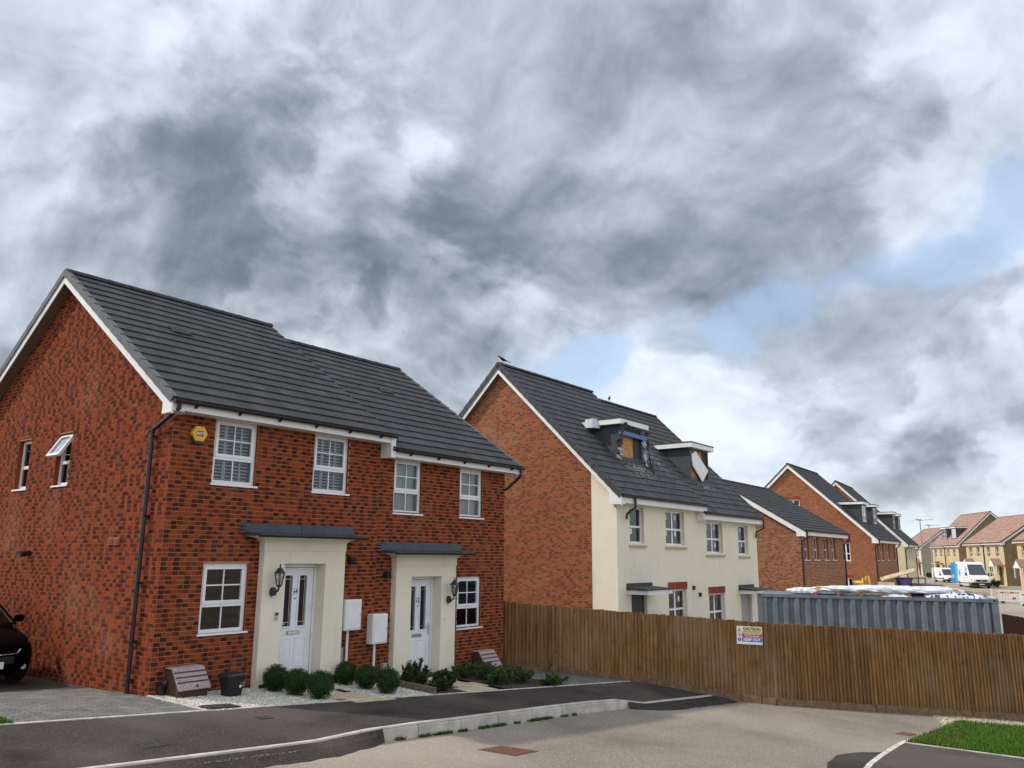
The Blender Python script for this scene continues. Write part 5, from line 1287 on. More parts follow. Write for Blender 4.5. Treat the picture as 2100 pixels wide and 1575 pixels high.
def safety_sign():
    t1 = (V((*FC, 0)) - V((*FL, 0))).normalized(); n = V((t1.y, -t1.x, 0))
    if n.dot(CPOS - V((*FL, 0))) < 0: n = -n
    c = V((12.075, -5.146, .435)) + n * .045; t = thing('safety_sign', 'white site safety sign with yellow, red and blue bands on the fence', 'sign', c)
    X = V((-n.y, n.x, 0))
    if X.dot(CR) < 0: X = -X
    m = Matrix(((X.x, 0, n.x, 0), (X.y, 0, n.y, 0), (0, 1, 0, 0), (0, 0, 0, 1))); m = m @ Matrix.Rotation(rad(-1.5), 4, 'Z')
    def bd(name, x0, x1, y0, y1, z0, z1, mat): o = ob(name, MB().box(x0, x1, y0, y1, z0, z1), mat, t); o.matrix_local = m; return o
    bd('board', -.292, .292, -.205, .205, -.004, .004, 'sign_white'); bd('yellow_band', -.17, .285, .06, .195, .004, .0055, 'sign_yellow'); bd('red_band', -.17, .285, -.045, .052, .004, .0055, 'sign_red'); bd('blue_band', -.17, .285, -.145, -.052, .004, .0055, 'sign_blue')
    def tx(name, s, size, mat, x, y, b=.0): text(name, s, size, mat, t, m @ Matrix.Translation((x, y, .0065)), ext=.0006, bold=b)
    tx('lettering', 'CAUTION', .088, 'black_plastic', .057, .145, .003); tx('lettering', 'CONSTRUCTION SITE', .040, 'black_plastic', .057, .084, .0005); tx('lettering', 'CHILDREN MUST NOT', .038, 'white_paint', .057, .028, .001); tx('lettering', 'PLAY ON THIS SITE', .038, 'white_paint', .057, -.018, .001); tx('lettering', 'KEEP OUT', .085, 'white_paint', .057, -.099, .003)
    tr = MB(); tr.prism([(-.27, .085), (-.185, .085), (-.2275, .165)], lambda p, q, k: (p, q, k), .004, .0055); tr.prism([(-.247, .098), (-.208, .098), (-.2275, .137)], lambda p, q, k: (p, q, k), .0056, .0066, 1); o = ob('warning_triangle', tr, ['black_plastic', 'sign_yellow'], t); o.matrix_local = m
    def disc(r_, z, y, k): return [(-.2275 + r_ * math.cos(2 * math.pi * i / 20), y + r_ * math.sin(2 * math.pi * i / 20)) for i in range(20)]
    dm = MB(); dm.prism(disc(.042, 0, .012, 0), lambda p, q, k: (p, q, k), .004, .0055); dm.prism(disc(.031, 0, .012, 0), lambda p, q, k: (p, q, k), .0056, .0066, 1); dm.hexa([(-.255, .034, .007), (-.249, .040, .007), (-.200, -.010, .007), (-.206, -.016, .007), (-.255, .034, .008), (-.249, .040, .008), (-.200, -.010, .008), (-.206, -.016, .008)], 0); dm.box(-.236, -.222, -.008, .03, .0067, .0075, 2); o = ob('prohibition_mark', dm, ['sign_red', 'sign_white', 'black_plastic'], t); o.matrix_local = m
    dm = MB(); dm.prism(disc(.042, 0, -.098, 0), lambda p, q, k: (p, q, k), .004, .0055); dm.box(-.2335, -.2215, -.103, -.073, .0057, .0067, 1); dm.box(-.2335, -.2215, -.122, -.110, .0057, .0067, 1); o = ob('mandatory_mark', dm, ['sign_blue', 'sign_white'], t); o.matrix_local = m
    for x, y in ((-.25, -.18), (0, -.18), (.25, -.18)): bd('screw', x - .006, x + .006, y - .006, y + .006, .004, .007, 'steel_grey')
safety_sign()
# ---------------------------------------------------------------- planting
def rndv(r):
    while True:
        v = V((r.uniform(-1, 1), r.uniform(-1, 1), r.uniform(-1, 1)))
        if .05 < v.length < 1: return v.normalized()
def leaf(mb, p, d, l, w, c, r):
    s = d.cross(rndv(r)).normalized() * w; n = d.cross(s).normalized() * (l * .15)
    mb.add([p, p + d * l * .5 + s + n, p + d * l, p + d * l * .5 - s + n], [(0, 1, 2), (0, 2, 3)], 0, (c, 0, c, 1))
def box_ball(label, x, y, rr, seed):
    r = random.Random(seed); z = PL(x, y) + .01; t = thing('box_ball', label, 'shrub', (x, y, z), 0, 'clipped box balls beside the path'); mb = MB(); cz = rr * .98
    # dark inner twig mass, lumpy
    N, K = 14, 9; vs = []
    for j in range(K + 1):
        for i in range(N):
            a, b = 2 * math.pi * i / N, math.pi * j / K - math.pi / 2; q = rr * (.80 + .05 * r.random()); vs.append((q * math.cos(b) * math.cos(a), q * math.cos(b) * math.sin(a), cz + q * math.sin(b)))
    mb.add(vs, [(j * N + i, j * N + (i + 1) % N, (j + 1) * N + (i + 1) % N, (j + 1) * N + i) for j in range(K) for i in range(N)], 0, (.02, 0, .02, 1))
    lump = [(rndv(r), r.uniform(.85, 1.0)) for _ in range(26)]
    for i in range(2600):
        d = rndv(r); k = 1.0
        for v, q in lump:
            g = max(0, d.dot(v) - .86) / .14; k += g * (q - .94) * .9
        rad_ = rr * k * r.uniform(.80, 1.03); p = d * rad_ + V((0, 0, cz))
        if p.z < .01: continue
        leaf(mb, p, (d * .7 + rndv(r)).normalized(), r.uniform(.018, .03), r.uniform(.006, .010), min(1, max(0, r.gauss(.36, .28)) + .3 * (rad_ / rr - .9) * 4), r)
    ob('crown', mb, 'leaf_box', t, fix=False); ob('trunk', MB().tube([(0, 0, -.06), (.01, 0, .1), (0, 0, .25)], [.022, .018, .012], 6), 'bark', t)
    return t
for i, (x, y, rr, lab) in enumerate([(2.08, -.47, .225, 'clipped box ball touching the cream porch of number 54'), (2.16, -.95, .225, 'clipped box ball in the middle of the row left of the path'), (2.27, -1.44, .235, 'clipped box ball by the pavement, left of the buff path'),
        (3.80, -.36, .215, 'clipped box ball under the first white meter box'), (3.80, -.93, .225, 'clipped box ball in the middle of the row right of the path'), (3.80, -1.49, .225, 'clipped box ball by the pavement, right of the buff path')]): box_ball(lab, x, y, rr, 40 + i)
def shrub(name, label, x, y, rx, ry, h, n, mat, seed, l0, l1, w, stems, group=None, up=.5, z=None):
    r = random.Random(seed); z = PL(x, y) - .01 if z is None else z; t = thing(name, label, 'shrub', (x, y, z), 0, group); mb = MB(); st = MB()
    tips = []
    for i in range(stems):
        a = r.random() * 6.3; q = math.sqrt(r.random()); b = V((rx * q * math.cos(a) * .4, ry * q * math.sin(a) * .4, 0)); e = V((rx * q * math.cos(a), ry * q * math.sin(a), h * r.uniform(.6, 1) * (1 - .35 * q * q)))
        st.tube([b, b.lerp(e, .5) + V((0, 0, h * .08)), e], [.006, .005, .003], 4, 0, False); tips.append((b, e))
    for i in range(n):
        b, e = r.choice(tips); k = r.random() ** .6; p = b.lerp(e, k) + rndv(r) * .02; d = (rndv(r) + V((0, 0, up)) + (e - b).normalized() * .6).normalized()
        leaf(mb, p, d, r.uniform(l0, l1), w * r.uniform(.7, 1.2), min(1, max(0, r.gauss(.25 + .35 * k, .2))), r)
    ob('foliage', mb, mat, t, fix=False); ob('stems', st, 'bark', t, fix=False)
    return t
gs = 'leafy shrubs in the beds of number 52'
shrub('evergreen_shrub', 'dark upright shrub reaching in front of white door 52', 5.25, -.78, .28, .28, .52, 700, 'leaf_dark', 61, .06, .10, .016, 34, gs, .9)
shrub('evergreen_shrub', 'dark low shrub behind the log edging, by the white gravel', 4.85, -1.15, .26, .34, .36, 620, 'leaf_dark', 62, .05, .09, .018, 26, gs)
shrub('evergreen_shrub', 'dark shrub overhanging the path to door 52', 5.50, -1.42, .32, .30, .34, 760, 'leaf_dark', 63, .05, .09, .02, 30, gs)
shrub('evergreen_shrub', 'dark spreading shrub at the pavement end of the log edging', 5.0, -1.75, .34, .24, .26, 620, 'leaf_dark', 64, .04, .08, .018, 26, gs)
r_ = random.Random(5)
for i, (x, y, rx, ry, h, lab) in enumerate([(6.98, -.55, .38, .34, .36, 'green ground-cover shrub beside the porch of number 52'), (7.3, -1.05, .42, .40, .38, 'green ground-cover shrub in the middle of the right bed'), (7.75, -.55, .40, .34, .34, 'green ground-cover shrub in front of the gas meter box'),
        (7.0, -1.62, .36, .36, .32, 'green ground-cover shrub beside the buff path edge'), (7.65, -1.62, .44, .34, .34, 'green ground-cover shrub between the path and driveway'), (8.25, -1.0, .34, .34, .26, 'low green ground-cover shrub along the grey driveway')]):
    shrub('ground_cover_shrub', lab, x, y, rx, ry, h, 900, 'leaf_cover', 70 + i, .035, .07, .016, 40, gs)
shrub('ground_cover_shrub', 'dark straggling plants along the pavement edge by the driveway', 8.25, -2.1, .62, .16, .16, 620, 'leaf_dark', 80, .03, .06, .014, 34, gs)
shrub('weed', 'bright green broad-leaved weed at the pavement edge', 8.05, -2.28, .12, .10, .26, 60, 'leaf_weed', 81, .12, .20, .035, 12)
shrub('weed', 'spindly dark weed stalk at the driveway edge', 8.2, -2.05, .09, .08, .52, 70, 'leaf_dark', 82, .04, .07, .012, 5)
struct(poly_sheet('flower_bed', [(4.63, -1.92), (5.42, -2.02), (5.70, -.17), (4.66, -.03)], PL, 'soil', .012)); struct(poly_sheet('flower_bed', [(6.6, -2.12), (8.45, -2.32), (8.6, -.9), (9.1, -.02), (7.2, -.02), (6.7, -.17)], PL, 'soil', .012))
t = thing('log_edging', 'short vertical log edging beside the white gravel', 'edging', (4.60, -1.93, PL(4.6, -1.93)))
for i in range(14):
    y = i * .068; h = .13 + RD.uniform(-.008, .008); mb = MB(); mb.lathe([(.034, -.12), (.034, h - .006), (.028, h)], (0, y, PL(4.6, -1.93 + y) - PL(4.6, -1.93)), 10); ob('log', mb, 'log_wood', t)
# ---------------------------------------------------------------- food caddy
t = thing('food_caddy', 'dark brown food waste caddy with its handle up on the gravel', 'bin', (1.15, -.55, PL(1.15, -.55) + .015), rad(4))
def rsec(hx, hy, z, c=.03): return [(-hx + c, -hy, z), (hx - c, -hy, z), (hx, -hy + c, z), (hx, hy - c, z), (hx - c, hy, z), (-hx + c, hy, z), (-hx, hy - c, z), (-hx, -hy + c, z)]
ob('bin_body', MB().loft([rsec(.13, .12, 0), rsec(.17, .15, .30)]), 'black_plastic', t, bevel=.006)
ob('lid', MB().loft([rsec(.185, .165, .301), rsec(.19, .17, .325), rsec(.16, .14, .355)]), 'black_plastic', t, bevel=.006)
mb = MB(); mb.tube([(-.165, -.10, .31), (-.165, -.11, .45), (-.15, -.11, .53), (-.08, -.11, .575), (.08, -.11, .575), (.15, -.11, .53), (.165, -.11, .45), (.165, -.10, .31)], .011, 8); ob('handle', mb, 'black_plastic', t)
mb = MB(); mb.lathe([(.024, 0), (.024, .002)], (0, 0, 0), 14); o = ob('recycling_mark', mb, 'white_paint', t); o.matrix_local = Matrix.Translation((.055, -.147, .15)) @ Matrix.Rotation(rad(96), 4, 'X')
for k, (a, b, z) in enumerate(((.09, .135, .158), (.09, .125, .142), (.05, .14, .20))): ob('label_line', MB().box(a, b, -.152 - .004 * k, -.140, z, z + .008), 'grey_plastic', t)
# ---------------------------------------------------------------- shipping container and what lies on it
CA = math.atan2(-5.9, 1.53); CL, CW, CH = 6.06, 2.44, 2.59
tc = thing('shipping_container', 'blue-grey corrugated steel shipping container behind the fence', 'container', (16.2, -3.8, -1.35), CA)
def corrug(L, p, d, a=.105, b=.042):
    pts = []; x = 0.; k = 0
    while x < L:
        pts += [(x, 0), (x + a, 0), (x + a + b, d), (x + a + b + a, d)]; x += 2 * (a + b)
    return [(min(x, L), y) for x, y in pts] + [(L, 0)]
def side_panel(name, y, sg):
    P = corrug(CL - .30, .278, .062); mb = MB(); n = len(P)
    vs = [(x + .15, y + sg * (.012 + q), z) for z in (.16, CH - .1) for x, q in P]; mb.add(vs, [(i, i + 1, n + i + 1, n + i) for i in range(n - 1)]); o = ob(name, mb, 'container_paint', tc, fix=False); m = o.modifiers.new('thick', 'SOLIDIFY'); m.thickness = .003
side_panel('side_panel', 0, 1); side_panel('side_panel', CW, -1)
for x in (0, CL - .15):
    for y in (0, CW - .15): ob('corner_post', MB().box(x, x + .15, y, y + .15, .12, CH - .12), 'container_paint', tc, bevel=.008)
for x in (-.008, CL - .172):
    for y in (-.008, CW - .172):
        for z in (0, CH - .118):
            c = ob('corner_casting', MB().box(x, x + .18, y, y + .18, z, z + .118), 'container_paint', tc, bevel=.008)
            if y < .5: sub('casting_hole', tc, 'tyre', lambda m: m.loft([[(x + .09 + .034 * math.cos(k), y - .0015, z + .06 + .026 * math.sin(k)) for k in [math.pi / 6 * j for j in range(12)]], [(x + .09 + .034 * math.cos(k), y + .01, z + .06 + .026 * math.sin(k)) for k in [math.pi / 6 * j for j in range(12)]]]))
for y in (0, CW - .06): ob('top_rail', MB().box(.17, CL - .17, y, y + .06, CH - .1, CH - .02), 'container_paint', tc); ob('bottom_rail', MB().box(.17, CL - .17, y, y + .06, .02, .16), 'container_paint', tc)
ob('roof_panel', MB().box(.06, CL - .06, .06, CW - .06, CH - .05, CH - .025), 'container_paint', tc)
ob('end_panel', MB().box(.03, .06, .15, CW - .15, .1, CH - .03), 'container_paint', tc)
for y0, y1 in ((.15, CW / 2 - .005), (CW / 2 + .005, CW - .15)):
    d = ob('container_door', MB().box(CL - .07, CL - .035, y0, y1, .12, CH - .1), 'container_paint', tc)
    for k in range(5):
        yy = y0 + .1 + k * .2; sub('door_rib', d, 'container_paint', lambda m: m.box(CL - .036, CL - .006, yy, yy + .09, .2, CH - .2))
    for yy in (y0 + .3, y1 - .3): sub('lock_bar', d, 'steel_grey', lambda m: m.tube([(CL + .02, yy, .08), (CL + .02, yy, CH - .06)], .016, 8))
ob('end_rail', MB().box(CL - .15, CL - .01, .15, CW - .15, CH - .098, CH - .03), 'container_paint', tc)
CM = Matrix.Translation((16.2, -3.8, -1.35)) @ Matrix.Rotation(CA, 4, 'Z')
def on_top(name, label, cat, x, y, z=CH - .02, rz=0., group=None): p = CM @ V((x, y, z)); return thing(name, label, cat, p, CA + rz, group)
def bundle(name, label, x, y, L, w, h, seed, mat, cat, z=CH - .02, group=None):
    r = random.Random(seed); t = on_top(name, label, cat, x, y, z, 0, group); secs = []; N = 26
    for i in range(N + 1):
        k = i / N; e = min(1, .35 + 4 * min(k, 1 - k)); q = []
        for j in range(14):
            a = 2 * math.pi * j / 14; ww = w / 2 * e * (1 + r.uniform(-.10, .10)); hh = h / 2 * e * (1 + r.uniform(-.12, .12)); sx = math.copysign(abs(math.cos(a)) ** .6, math.cos(a)); sz = math.copysign(abs(math.sin(a)) ** .7, math.sin(a))
            q.append((L * k, w / 2 + ww * sx, h / 2 + hh * sz))
        secs.append(q)
    ob('wrapping', MB().loft(secs), mat, t); ob('load', MB().box(.15, L - .15, w * .2, w * .8, .02, h * .8), 'timber_pale', t)
    return t
for i, x in enumerate((1.55, 2.15, 2.75, 3.35, 3.95, 4.6)):
    t = on_top('timber_bearer', ('sixth', 'fifth', 'fourth', 'third', 'second', 'first')[i] + ' red-ended timber bearer from the container doors'  , 'timber', x, .10, CH - .02, 0, 'bearers on the container'); ob('beam', MB().box(0, .075, .02, 1.5, 0, .085), 'timber_pale', t); ob('painted_end', MB().box(-.002, .077, 0, .02, -.001, .086), 'timber_red', t)
bundle('wrapped_bundle', 'long white plastic-wrapped bundle across the container top', 1.45, .16, 3.9, .55, .17, 5, 'tarp_white', 'bundle', CH + .068)
bundle('wrapped_bundle', 'thinner white plastic-wrapped bundle towards the cream house', .78, .30, 1.75, .45, .19, 6, 'tarp_white', 'bundle')
bundle('wrapped_bundle', 'white wrapped bundle lying behind the long one', 2.2, .85, 3.1, .5, .18, 16, 'tarp_white', 'bundle', CH + .07)
def crumple(name, label, x, y, w, d, h, seed, prints=True):
    r = random.Random(seed); t = on_top(name, label, 'plastic sheet', x, y); nx, ny = 26, 14; mb = MB(); bl = []
    for j in range(ny + 1):
        for i in range(nx + 1):
            u, v = i / nx, j / ny; e = math.sin(math.pi * u) ** .5 * math.sin(math.pi * v) ** .5
            z = h * e * (.55 + .45 * math.sin(u * 9 + seed) * math.cos(v * 6 + seed * 2)) + r.uniform(-.025, .03) * e + .004
            mb.v.append((w * u + r.uniform(-.015, .015), d * v + r.uniform(-.015, .015), max(.003, z))); mb.c.append((0, 0, 0, 1))
    for j in range(ny):
        for i in range(nx):
            a = j * (nx + 1) + i; mb.f.append((a, a + 1, a + nx + 2, a + nx + 1)); bl.append(1 if prints and (math.sin(i * 1.3 + seed) * math.cos(j * 1.7) > .72) else 0)
    mb.m = bl; ob('sheet', mb, ['tarp_white', 'sign_blue'], t, fix=False)
crumple('plastic_sheet', 'crumpled white plastic sheet with blue print beside the long bundle', 4.35, .12, 1.0, .7, .30, 2); crumple('plastic_sheet', 'low crumpled plastic sheet at the container door end', 5.0, .15, .80, .6, .20, 5)
crumple('plastic_sheet', 'flat torn white plastic scraps at the container front edge', 3.3, .06, .75, .2, .05, 7, False)
t = on_top('black_sack', 'flat black sack near the container door end', 'sack', 5.35, .5); ob('sack', MB().loft([rsec(.10, .10, .0), rsec(.22, .25, .05), rsec(.2, .22, .11), rsec(.05, .05, .14)]), 'black_plastic', t)
t = on_top('storage_tub', 'dark purple plastic tub under the wooden boards', 'tub', 3.95, 1.5, CH + .04); secs = [[(q * math.cos(k), q * math.sin(k), z) for k in [math.pi / 9 * j for j in range(18)]] for q, z in ((.17, 0), (.21, .36), (.23, .37), (.23, .40), (.205, .40))]
ob('tub_body', MB().loft(secs), 'purple_plastic', t, smooth=False)
t = on_top('storage_tub', 'low dark purple tub right of the tall tub', 'tub', 4.62, 1.55, CH + .04); ob('tub_body', MB().loft([rsec(.2, .2, 0), rsec(.27, .22, .2), rsec(.29, .24, .21), rsec(.29, .24, .24)]), 'purple_plastic', t)
t = on_top('plastic_wrap', 'small white plastic wrap crumpled beside the purple tub', 'plastic sheet', 3.6, 1.45, CH + .04); ob('wrap', MB().loft([rsec(.16, .1, 0), rsec(.13, .1, .15), rsec(.08, .06, .28), rsec(.02, .02, .33)]), 'tarp_white', t)
t = on_top('board', 'dark board lying on the purple tub', 'board', 3.35, 1.3, CH + .445, rad(3)); ob('panel', MB().box(0, 1.15, 0, .5, 0, .025), 'iron_dark', t)
t = on_top('scaffold_board', 'pale plank sloping up over the purple tub', 'plank', 3.35, 1.2, CH + .36, 0); o = ob('plank', MB().box(0, .95, 0, .20, 0, .035), 'timber_pale', t, bevel=.004); o.rotation_euler = (rad(24), rad(-17), 0); ob('wedge', MB().box(-.1, .34, -.02, .3, -.29, -.02), 'timber_pale', t)
t = on_top('timber_plank', 'long yellowish timber lying left of the purple tub', 'plank', 1.9, 1.75, CH - .02, rad(-4)); o = ob('plank', MB().box(0, 1.5, 0, .1, .14, .22), 'timber_pale', t); ob('chock', MB().box(.2, .35, 0, .1, 0, .14), 'timber_pale', t); ob('chock', MB().box(1.1, 1.25, 0, .1, 0, .14), 'timber_pale', t)
t = on_top('timber_plank', 'short pale timber right of the tall purple tub', 'plank', 3.95, 1.75, CH - .02, rad(2)); ob('plank', MB().box(0, 1.05, 0, .1, .26, .33), 'timber_pale', t); ob('chock', MB().box(.1, .5, 0, .3, 0, .26), 'timber_red', t)
t = on_top('yellow_spool', 'yellow plastic spool with black hub behind the planks', 'spool', 2.55, 2.0); mb = MB(); mb.tube([(0, 0, .3), (.3, .02, .3)], .07, 10); ob('hub', mb, 'yellow_plastic', t)
for x, q in ((0, .13), (.3, .16)): mb = MB(); mb.tube([(x - .015, 0, .3), (x + .015, 0, .3)], q, 14); ob('flange', mb, 'yellow_plastic' if x else 'black_plastic', t)
ob('stand', MB().box(-.05, .35, -.06, .06, 0, .2), 'timber_pale', t); mb = MB(); mb.tube([(.36, 0, .2), (.40, .02, .5)], .03, 8); mb.tube([(.5, 0, .2), (.47, .02, .52)], .03, 8); ob('prongs', mb, 'yellow_plastic', t)
# ---------------------------------------------------------------- vehicles
def wheel(parent, x, y, r, w, sg):
    mb = MB(); mb.tube([(x - w / 2, y, r), (x - w / 2 + .02, y, r), (x + w / 2 - .02, y, r), (x + w / 2, y, r)], [r * .93, r, r, r * .93], 24); o = ob('wheel', mb, 'tyre', parent)
    mb = MB(); mb.tube([(x + sg * w / 2, y, r), (x + sg * (w / 2 + .008), y, r)], r * .62, 16); ob('rim', mb, 'steel_grey', o)
def car():
    t = thing('parked_car', 'black hatchback parked nose out on the driveway beside the gable', 'car', (-1.42, 2.55, drive_z(-1.5, 3.2) - .01), 0)
    S = [(0., .58, .30, .46, .60, .63), (.05, .70, .22, .46, .66, .69), (.18, .80, .19, .48, .72, .76), (.45, .86, .18, .5, .80, .85), (.9, .88, .18, .52, .88, .93), (1.25, .885, .18, .55, .95, .99), (2.2, .89, .18, .56, .98, 1.0), (3.2, .885, .2, .58, 1.0, 1.02), (3.75, .85, .25, .6, 1.0, 1.03), (3.98, .76, .34, .62, .94, .97)]
    def sec(y, w, zb, zm, zl, zt):
        h = [(w * .86, zb), (w * .97, zb + .08), (w, zm), (w * .985, (zm + zl) / 2), (w * .94, zl), (w * .80, zt - .012), (w * .4, zt)]
        return [(x, y, z) for x, z in h] + [(-x, y, z) for x, z in h[::-1]]
    o = ob('body', MB().loft([sec(*s) for s in S]), 'car_black', t, smooth=True); m = o.modifiers.new('sub', 'SUBSURF'); m.levels = 1; m.render_levels = 1
    C = [(1.02, .76, .97, .70, 1.0), (1.78, .75, .99, .58, 1.44), (2.3, .75, 1.0, .585, 1.49), (3.1, .74, 1.01, .57, 1.46), (3.85, .70, 1.02, .56, 1.12)]
    def cs(y, w0, z0, w1, z1): return [(w0, y, z0 - .05), (w0 * .98, y, z0), (w1, y, z1), (-w1, y, z1), (-w0 * .98, y, z0), (-w0, y, z0 - .05)]
    ob('windows', MB().loft([cs(*c) for c in C]), 'glass_dark', t)
    mb = MB(); P = [[(-w1 * 1.02, y, z1 + .004), (w1 * 1.02, y, z1 + .004), (w1 * .9, y, z1 + .03), (-w1 * .9, y, z1 + .03)] for y, w0, z0, w1, z1 in C[1:4]]; ob('roof_panel', mb.loft(P), 'car_black', t)
    for s in (-1, 1):
        mb = MB(); mb.tube([(s * .775, 1.0, .97), (s * .60, 1.76, 1.45), (s * .595, 2.3, 1.50)], .03, 6); ob('pillar', mb, 'car_black', t)
        mb = MB(); mb.tube([(s * .745, 1.03, .99), (s * .575, 1.75, 1.44)], .013, 5); ob('pillar_glint', mb, 'chrome', t)  # chrome rod added to draw the glint along the windscreen edge
        o = ob('mirror', MB().loft([[(s * (.83 + a), 1.22 + y * .05, .99 + z) for a, z in ((0, .0), (.15, .0), (.18, .07), (.13, .13), (.02, .11))] for a_, y in ((0, -1), (0, 1))]), 'car_black', t, bevel=.015)
        hl = MB(); q = [(s * .50, .055, .625), (s * .66, .11, .62), (s * .80, .30, .66), (s * .795, .36, .76), (s * .68, .17, .715), (s * .52, .07, .665)]
        hl.add([(x, y - .012, z) for x, y, z in q] + [(x * .97, y + .08, z) for x, y, z in q], [tuple(range(6))] + [(i, (i + 1) % 6, 6 + (i + 1) % 6, 6 + i) for i in range(6)]); h = ob('headlight', hl, 'chrome', t)
        mb = MB(); mb.tube([(s * .60, .03, .33), (s * .60, .09, .33)], .045, 12); ob('fog_lamp', mb, 'steel_grey', t)
    mb = MB(); mb.tube([(-.52, .03, .62), (-.46, -.012, .56), (0, -.03, .545), (.46, -.012, .56), (.52, .03, .62)], .012, 6); ob('chrome_strip', mb, 'chrome', t)
    ob('grille', MB().box(-.42, .42, -.012, .05, .40, .52), 'tyre', t); ob('number_plate', MB().box(-.26, .26, -.04, -.025, .33, .44), 'plate_white', t)
    for x in (-.79, .79):
        for y in (.80, 3.28): wheel(t, x, y, .31, .2, 1 if x > 0 else -1)
car()
def van(label, x, y, rz, L, W, H, nose, z, blue):
    t = thing('delivery_van' if blue else 'small_van', label, 'van', (x, y, z), rz, 'white vans in the street'); w = W / 2
    hb = H * .42; S = [(0, .80, .28, hb * .80), (.10, .93, .24, hb * .92), (nose * .75, .98, .22, hb * 1.06), (nose, 1., .22, hb * 1.14), (nose + H * .38, 1., .22, H * .93), (nose + H * .5, 1, .22, H * .985), (L * .6, 1, .22, H), (L - .1, 1, .24, H), (L, .97, .3, H * .98)]
    def sec(yy, k, zb, zt):
        tw = w * k; r_ = .90 if zt > hb * 1.2 else .93
        h = [(tw * .95, zb), (tw, zb + .12), (tw, max(zb + .2, min(zt - .1, hb * 1.05))), (tw * (.5 + .5 * r_), max(zb + .3, zt - .12)), (tw * r_ * .93, zt)]
        return [(a, yy, b) for a, b in h] + [(-a, yy, b) for a, b in h[::-1]]
    o = ob('body', MB().loft([sec(*s) for s in S]), 'van_white', t)
    # windscreen lies on the sloping front
    a0 = V((0, nose + .03, hb * 1.17)); a1 = V((0, nose + H * .36, H * .90)); n = V((0, -(a1.z - a0.z), a1.y - a0.y)).normalized() * .02
    ob('windscreen', MB().quad((-w * .86, *(a0 + n)[1:]), (w * .86, *(a0 + n)[1:]), (w * .76, *(a1 + n)[1:]), (-w * .76, *(a1 + n)[1:])), 'van_glass', t, fix=False)
    for s in (-1, 1):
        ob('side_window', MB().quad((s * (w + .006), nose + .30, hb * 1.12), (s * (w + .006), nose + 1.15, hb * 1.10), (s * (w * .965 + .012), nose + 1.1, H * .80), (s * (w * .965 + .012), nose + .62, H * .80)), 'glass_dark', t, fix=False)
        ob('mirror', MB().box(*sorted((s * (w + .03), s * (w + .22))), nose + .28, nose + .38, hb * 1.12, hb * 1.36), 'black_plastic', t, bevel=.03)
        ob('headlight', MB().hexa([(s * w * .60, .035, hb * .60), (s * w * .93, .10, hb * .60), (s * w * .96, .3, hb * .66), (s * w * .62, .1, hb * .62), (s * w * .62, .04, hb * .80), (s * w * .94, .13, hb * .84), (s * w * .97, .33, hb * .86), (s * w * .62, .12, hb * .82)]), 'chrome', t)
        ob('side_moulding', MB().box(*sorted((s * (w - .01), s * (w + .02))), nose + .2, L - .1, .42, .52), 'black_plastic', t)
        for yy in (nose * .80 + .15, L * .76): wheel(t, s * (w - .11), yy, .34, .22, s)
    ob('bumper', MB().hexa([(-w * .97, -.04, .2), (w * .97, -.04, .2), (w * 1.01, .5, .2), (-w * 1.01, .5, .2), (-w * .97, -.03, hb * .52), (w * .97, -.03, hb * .52), (w * 1.005, .5, hb * .50), (-w * 1.005, .5, hb * .50)]), 'black_plastic', t, bevel=.03)
    ob('grille', MB().box(-w * .55, w * .55, -.012, .1, hb * .58, hb * .76), 'black_plastic', t, bevel=.02); ob('badge', MB().box(-.07, .07, -.03, -.01, hb * .60, hb * .72), 'chrome', t, bevel=.02); ob('number_plate', MB().box(-.26, .26, -.06, -.045, .34, .45), 'plate_white', t)
    if blue:
        for s in (-1,):
            ob('blue_panel', MB().box(*sorted((s * (w - .03), s * (w + .012))), L - 1.0, L - .02, .55, H * .93), 'van_blue', t)
            ob('open_door', MB().box(-w - .42, -w + .0, L + .02, L + .07, .35, H * .95), 'van_blue', t); ob('door_logo', MB().box(-w - .32, -w - .1, L + .012, L + .022, .9, 1.3), 'van_white', t)
            mb = MB(); mb.lathe([(.34, 0), (.34, .012)], (0, 0, 0), 20); o = ob('roundel', mb, 'van_blue', t); o.matrix_local = Matrix.Translation((-w - .004, L - 1.75, 1.55)) @ Matrix.Rotation(rad(-90), 4, 'Y')
    return t
def at_dist(u, d): r = ray(u, 1180); r = r / math.hypot(r.x, r.y); p = CPOS + r * d; return p.x, p.y
x, y = at_dist(2012, 104); van('tall white delivery van with blue rear panel and open door', x, y, rad(-66), 5.9, 2.0, 2.75, 1.0, ground_z(x, y) + .0, True)
x, y = at_dist(1954, 124); van('small white panel van with dark bumper behind the delivery van', x, y, rad(-58), 4.4, 1.85, 1.85, .95, ground_z(x, y), False)
# ---------------------------------------------------------------- lamp columns, barriers, rails
def lamp(label, u, d, h, rz, arm=1.2):
    x, y = at_dist(u, d); t = thing('street_lamp', label, 'lamp post', (x, y, ground_z(x, y)), rz, 'grey street lamps'); mb = MB(); mb.tube([(0, 0, -.1), (0, 0, 1.3), (0, 0, 1.32), (0, 0, h)], [.10, .10, .065, .05], 10); ob('column', mb, 'steel_grey', t)
    mb = MB(); mb.tube([(0, 0, h - .02), (arm * .5, 0, h + .05), (arm, 0, h + .08)], .03, 8); ob('bracket', mb, 'steel_grey', t); ob('lamp_head', MB().loft([rsec(.06, .06, .0), rsec(.30, .11, .06), rsec(.26, .10, .13)]), 'steel_grey', t, (arm * .2 if arm < 0 else -.15, 0, h + .0))
lamp('grey street lamp column beside the cream house pair', 1897, 93, 7.0, rad(-80)); lamp('slimmer grey street lamp behind the first lamp', 1915, 113, 7.0, rad(-80)); lamp('thin distant lamp column by the tan wall', 1921, 146, 5.2, rad(-80))
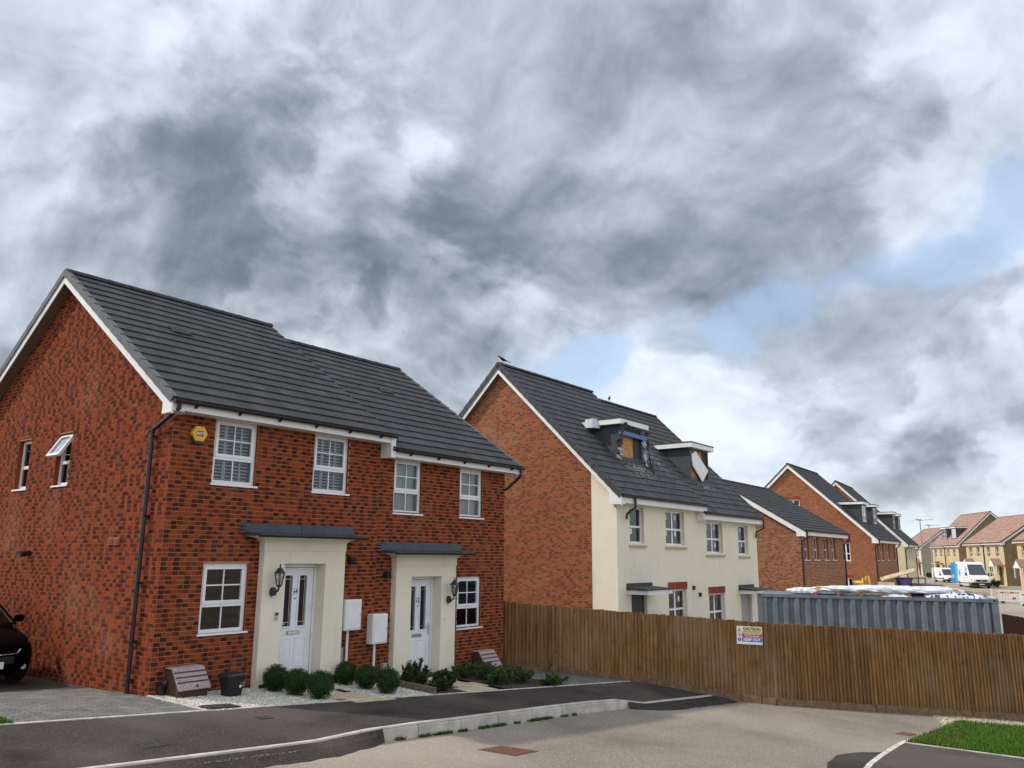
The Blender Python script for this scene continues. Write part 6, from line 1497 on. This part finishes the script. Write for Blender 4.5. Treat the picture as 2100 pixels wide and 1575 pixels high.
def barrier(label, u, d, rz, L=2.0):
    x, y = at_dist(u, d); t = thing('road_barrier', label, 'barrier', (x, y, ground_z(x, y)), rz, 'white plastic road barriers')
    ob('frame', MB().box(0, L, 0, .05, .90, 1.0).box(0, L, 0, .05, .16, .24).box(0, .06, 0, .05, .24, .9).box(L - .06, L, 0, .05, .24, .9), 'barrier_white', t)
    for k in range(9): ob('bar', MB().box(.12 + k * (L - .24) / 9, .12 + k * (L - .24) / 9 + .09, .01, .04, .24, .72), 'barrier_white', t)
    for k in range(3): ob('red_reflector', MB().box(.15 + k * L * .33, .15 + k * L * .33 + L * .12, -.012, 0.0, .78, .87), 'barrier_red', t)
    ob('sign_plate', MB().box(L * .42, L * .62, -.02, -.002, .30, .72), 'barrier_white', t); ob('sign_mark', MB().box(L * .46, L * .58, -.03, -.02, .33, .48), 'barrier_red', t)
    for s in (.15, L - .35): ob('foot', MB().box(s, s + .2, -.25, .3, 0, .16), 'tyre', t)
barrier('white plastic barrier with red reflectors facing the fence', 2043, 76, rad(-78)); barrier('white plastic barrier set end-on beside the first barrier', 2031, 77, rad(10), 1.6); barrier('white plastic barrier at the far right of the row', 2086, 73, rad(-80), 2.0)
def rail(label, u0, u1, d, h=1.0):
    a, b = at_dist(u0, d), at_dist(u1, d); t = thing('guard_rail', label, 'railing', (a[0], a[1], ground_z(*a)), math.atan2(b[1] - a[1], b[0] - a[0]), 'white hoop rails'); L = math.dist(a, b)
    mb = MB(); mb.tube([(0, 0, -.05), (0, 0, h - .2), (.06, 0, h - .06), (.2, 0, h), (L - .2, 0, h), (L - .06, 0, h - .06), (L, 0, h - .2), (L, 0, -.05)], .04, 8); ob('hoop', mb, 'barrier_white', t)
    ob('mid_rail', MB().tube([(0, 0, h * .5), (L, 0, h * .5)], .025, 6), 'barrier_white', t)
rail('white tubular hoop rail by the container, left hoop', 1893, 1964, 62); rail('white tubular hoop rail reaching the white barriers', 1967, 2036, 64)
# low planting in front of the far houses
for i, (u, d, lab) in enumerate(((1905, 150, 'small green bush below the tan side wall'), (1957, 135, 'small dark bush by the flat door canopy'), (2040, 108, 'small green bush by the open van'))):
    x, y = at_dist(u, d); shrub('garden_bush', lab, x, y, 1.1, .6, .9, 500, 'leaf_cover', 90 + i, .12, .22, .06, 20, 'bushes before the far houses', z=ground_z(x, y))
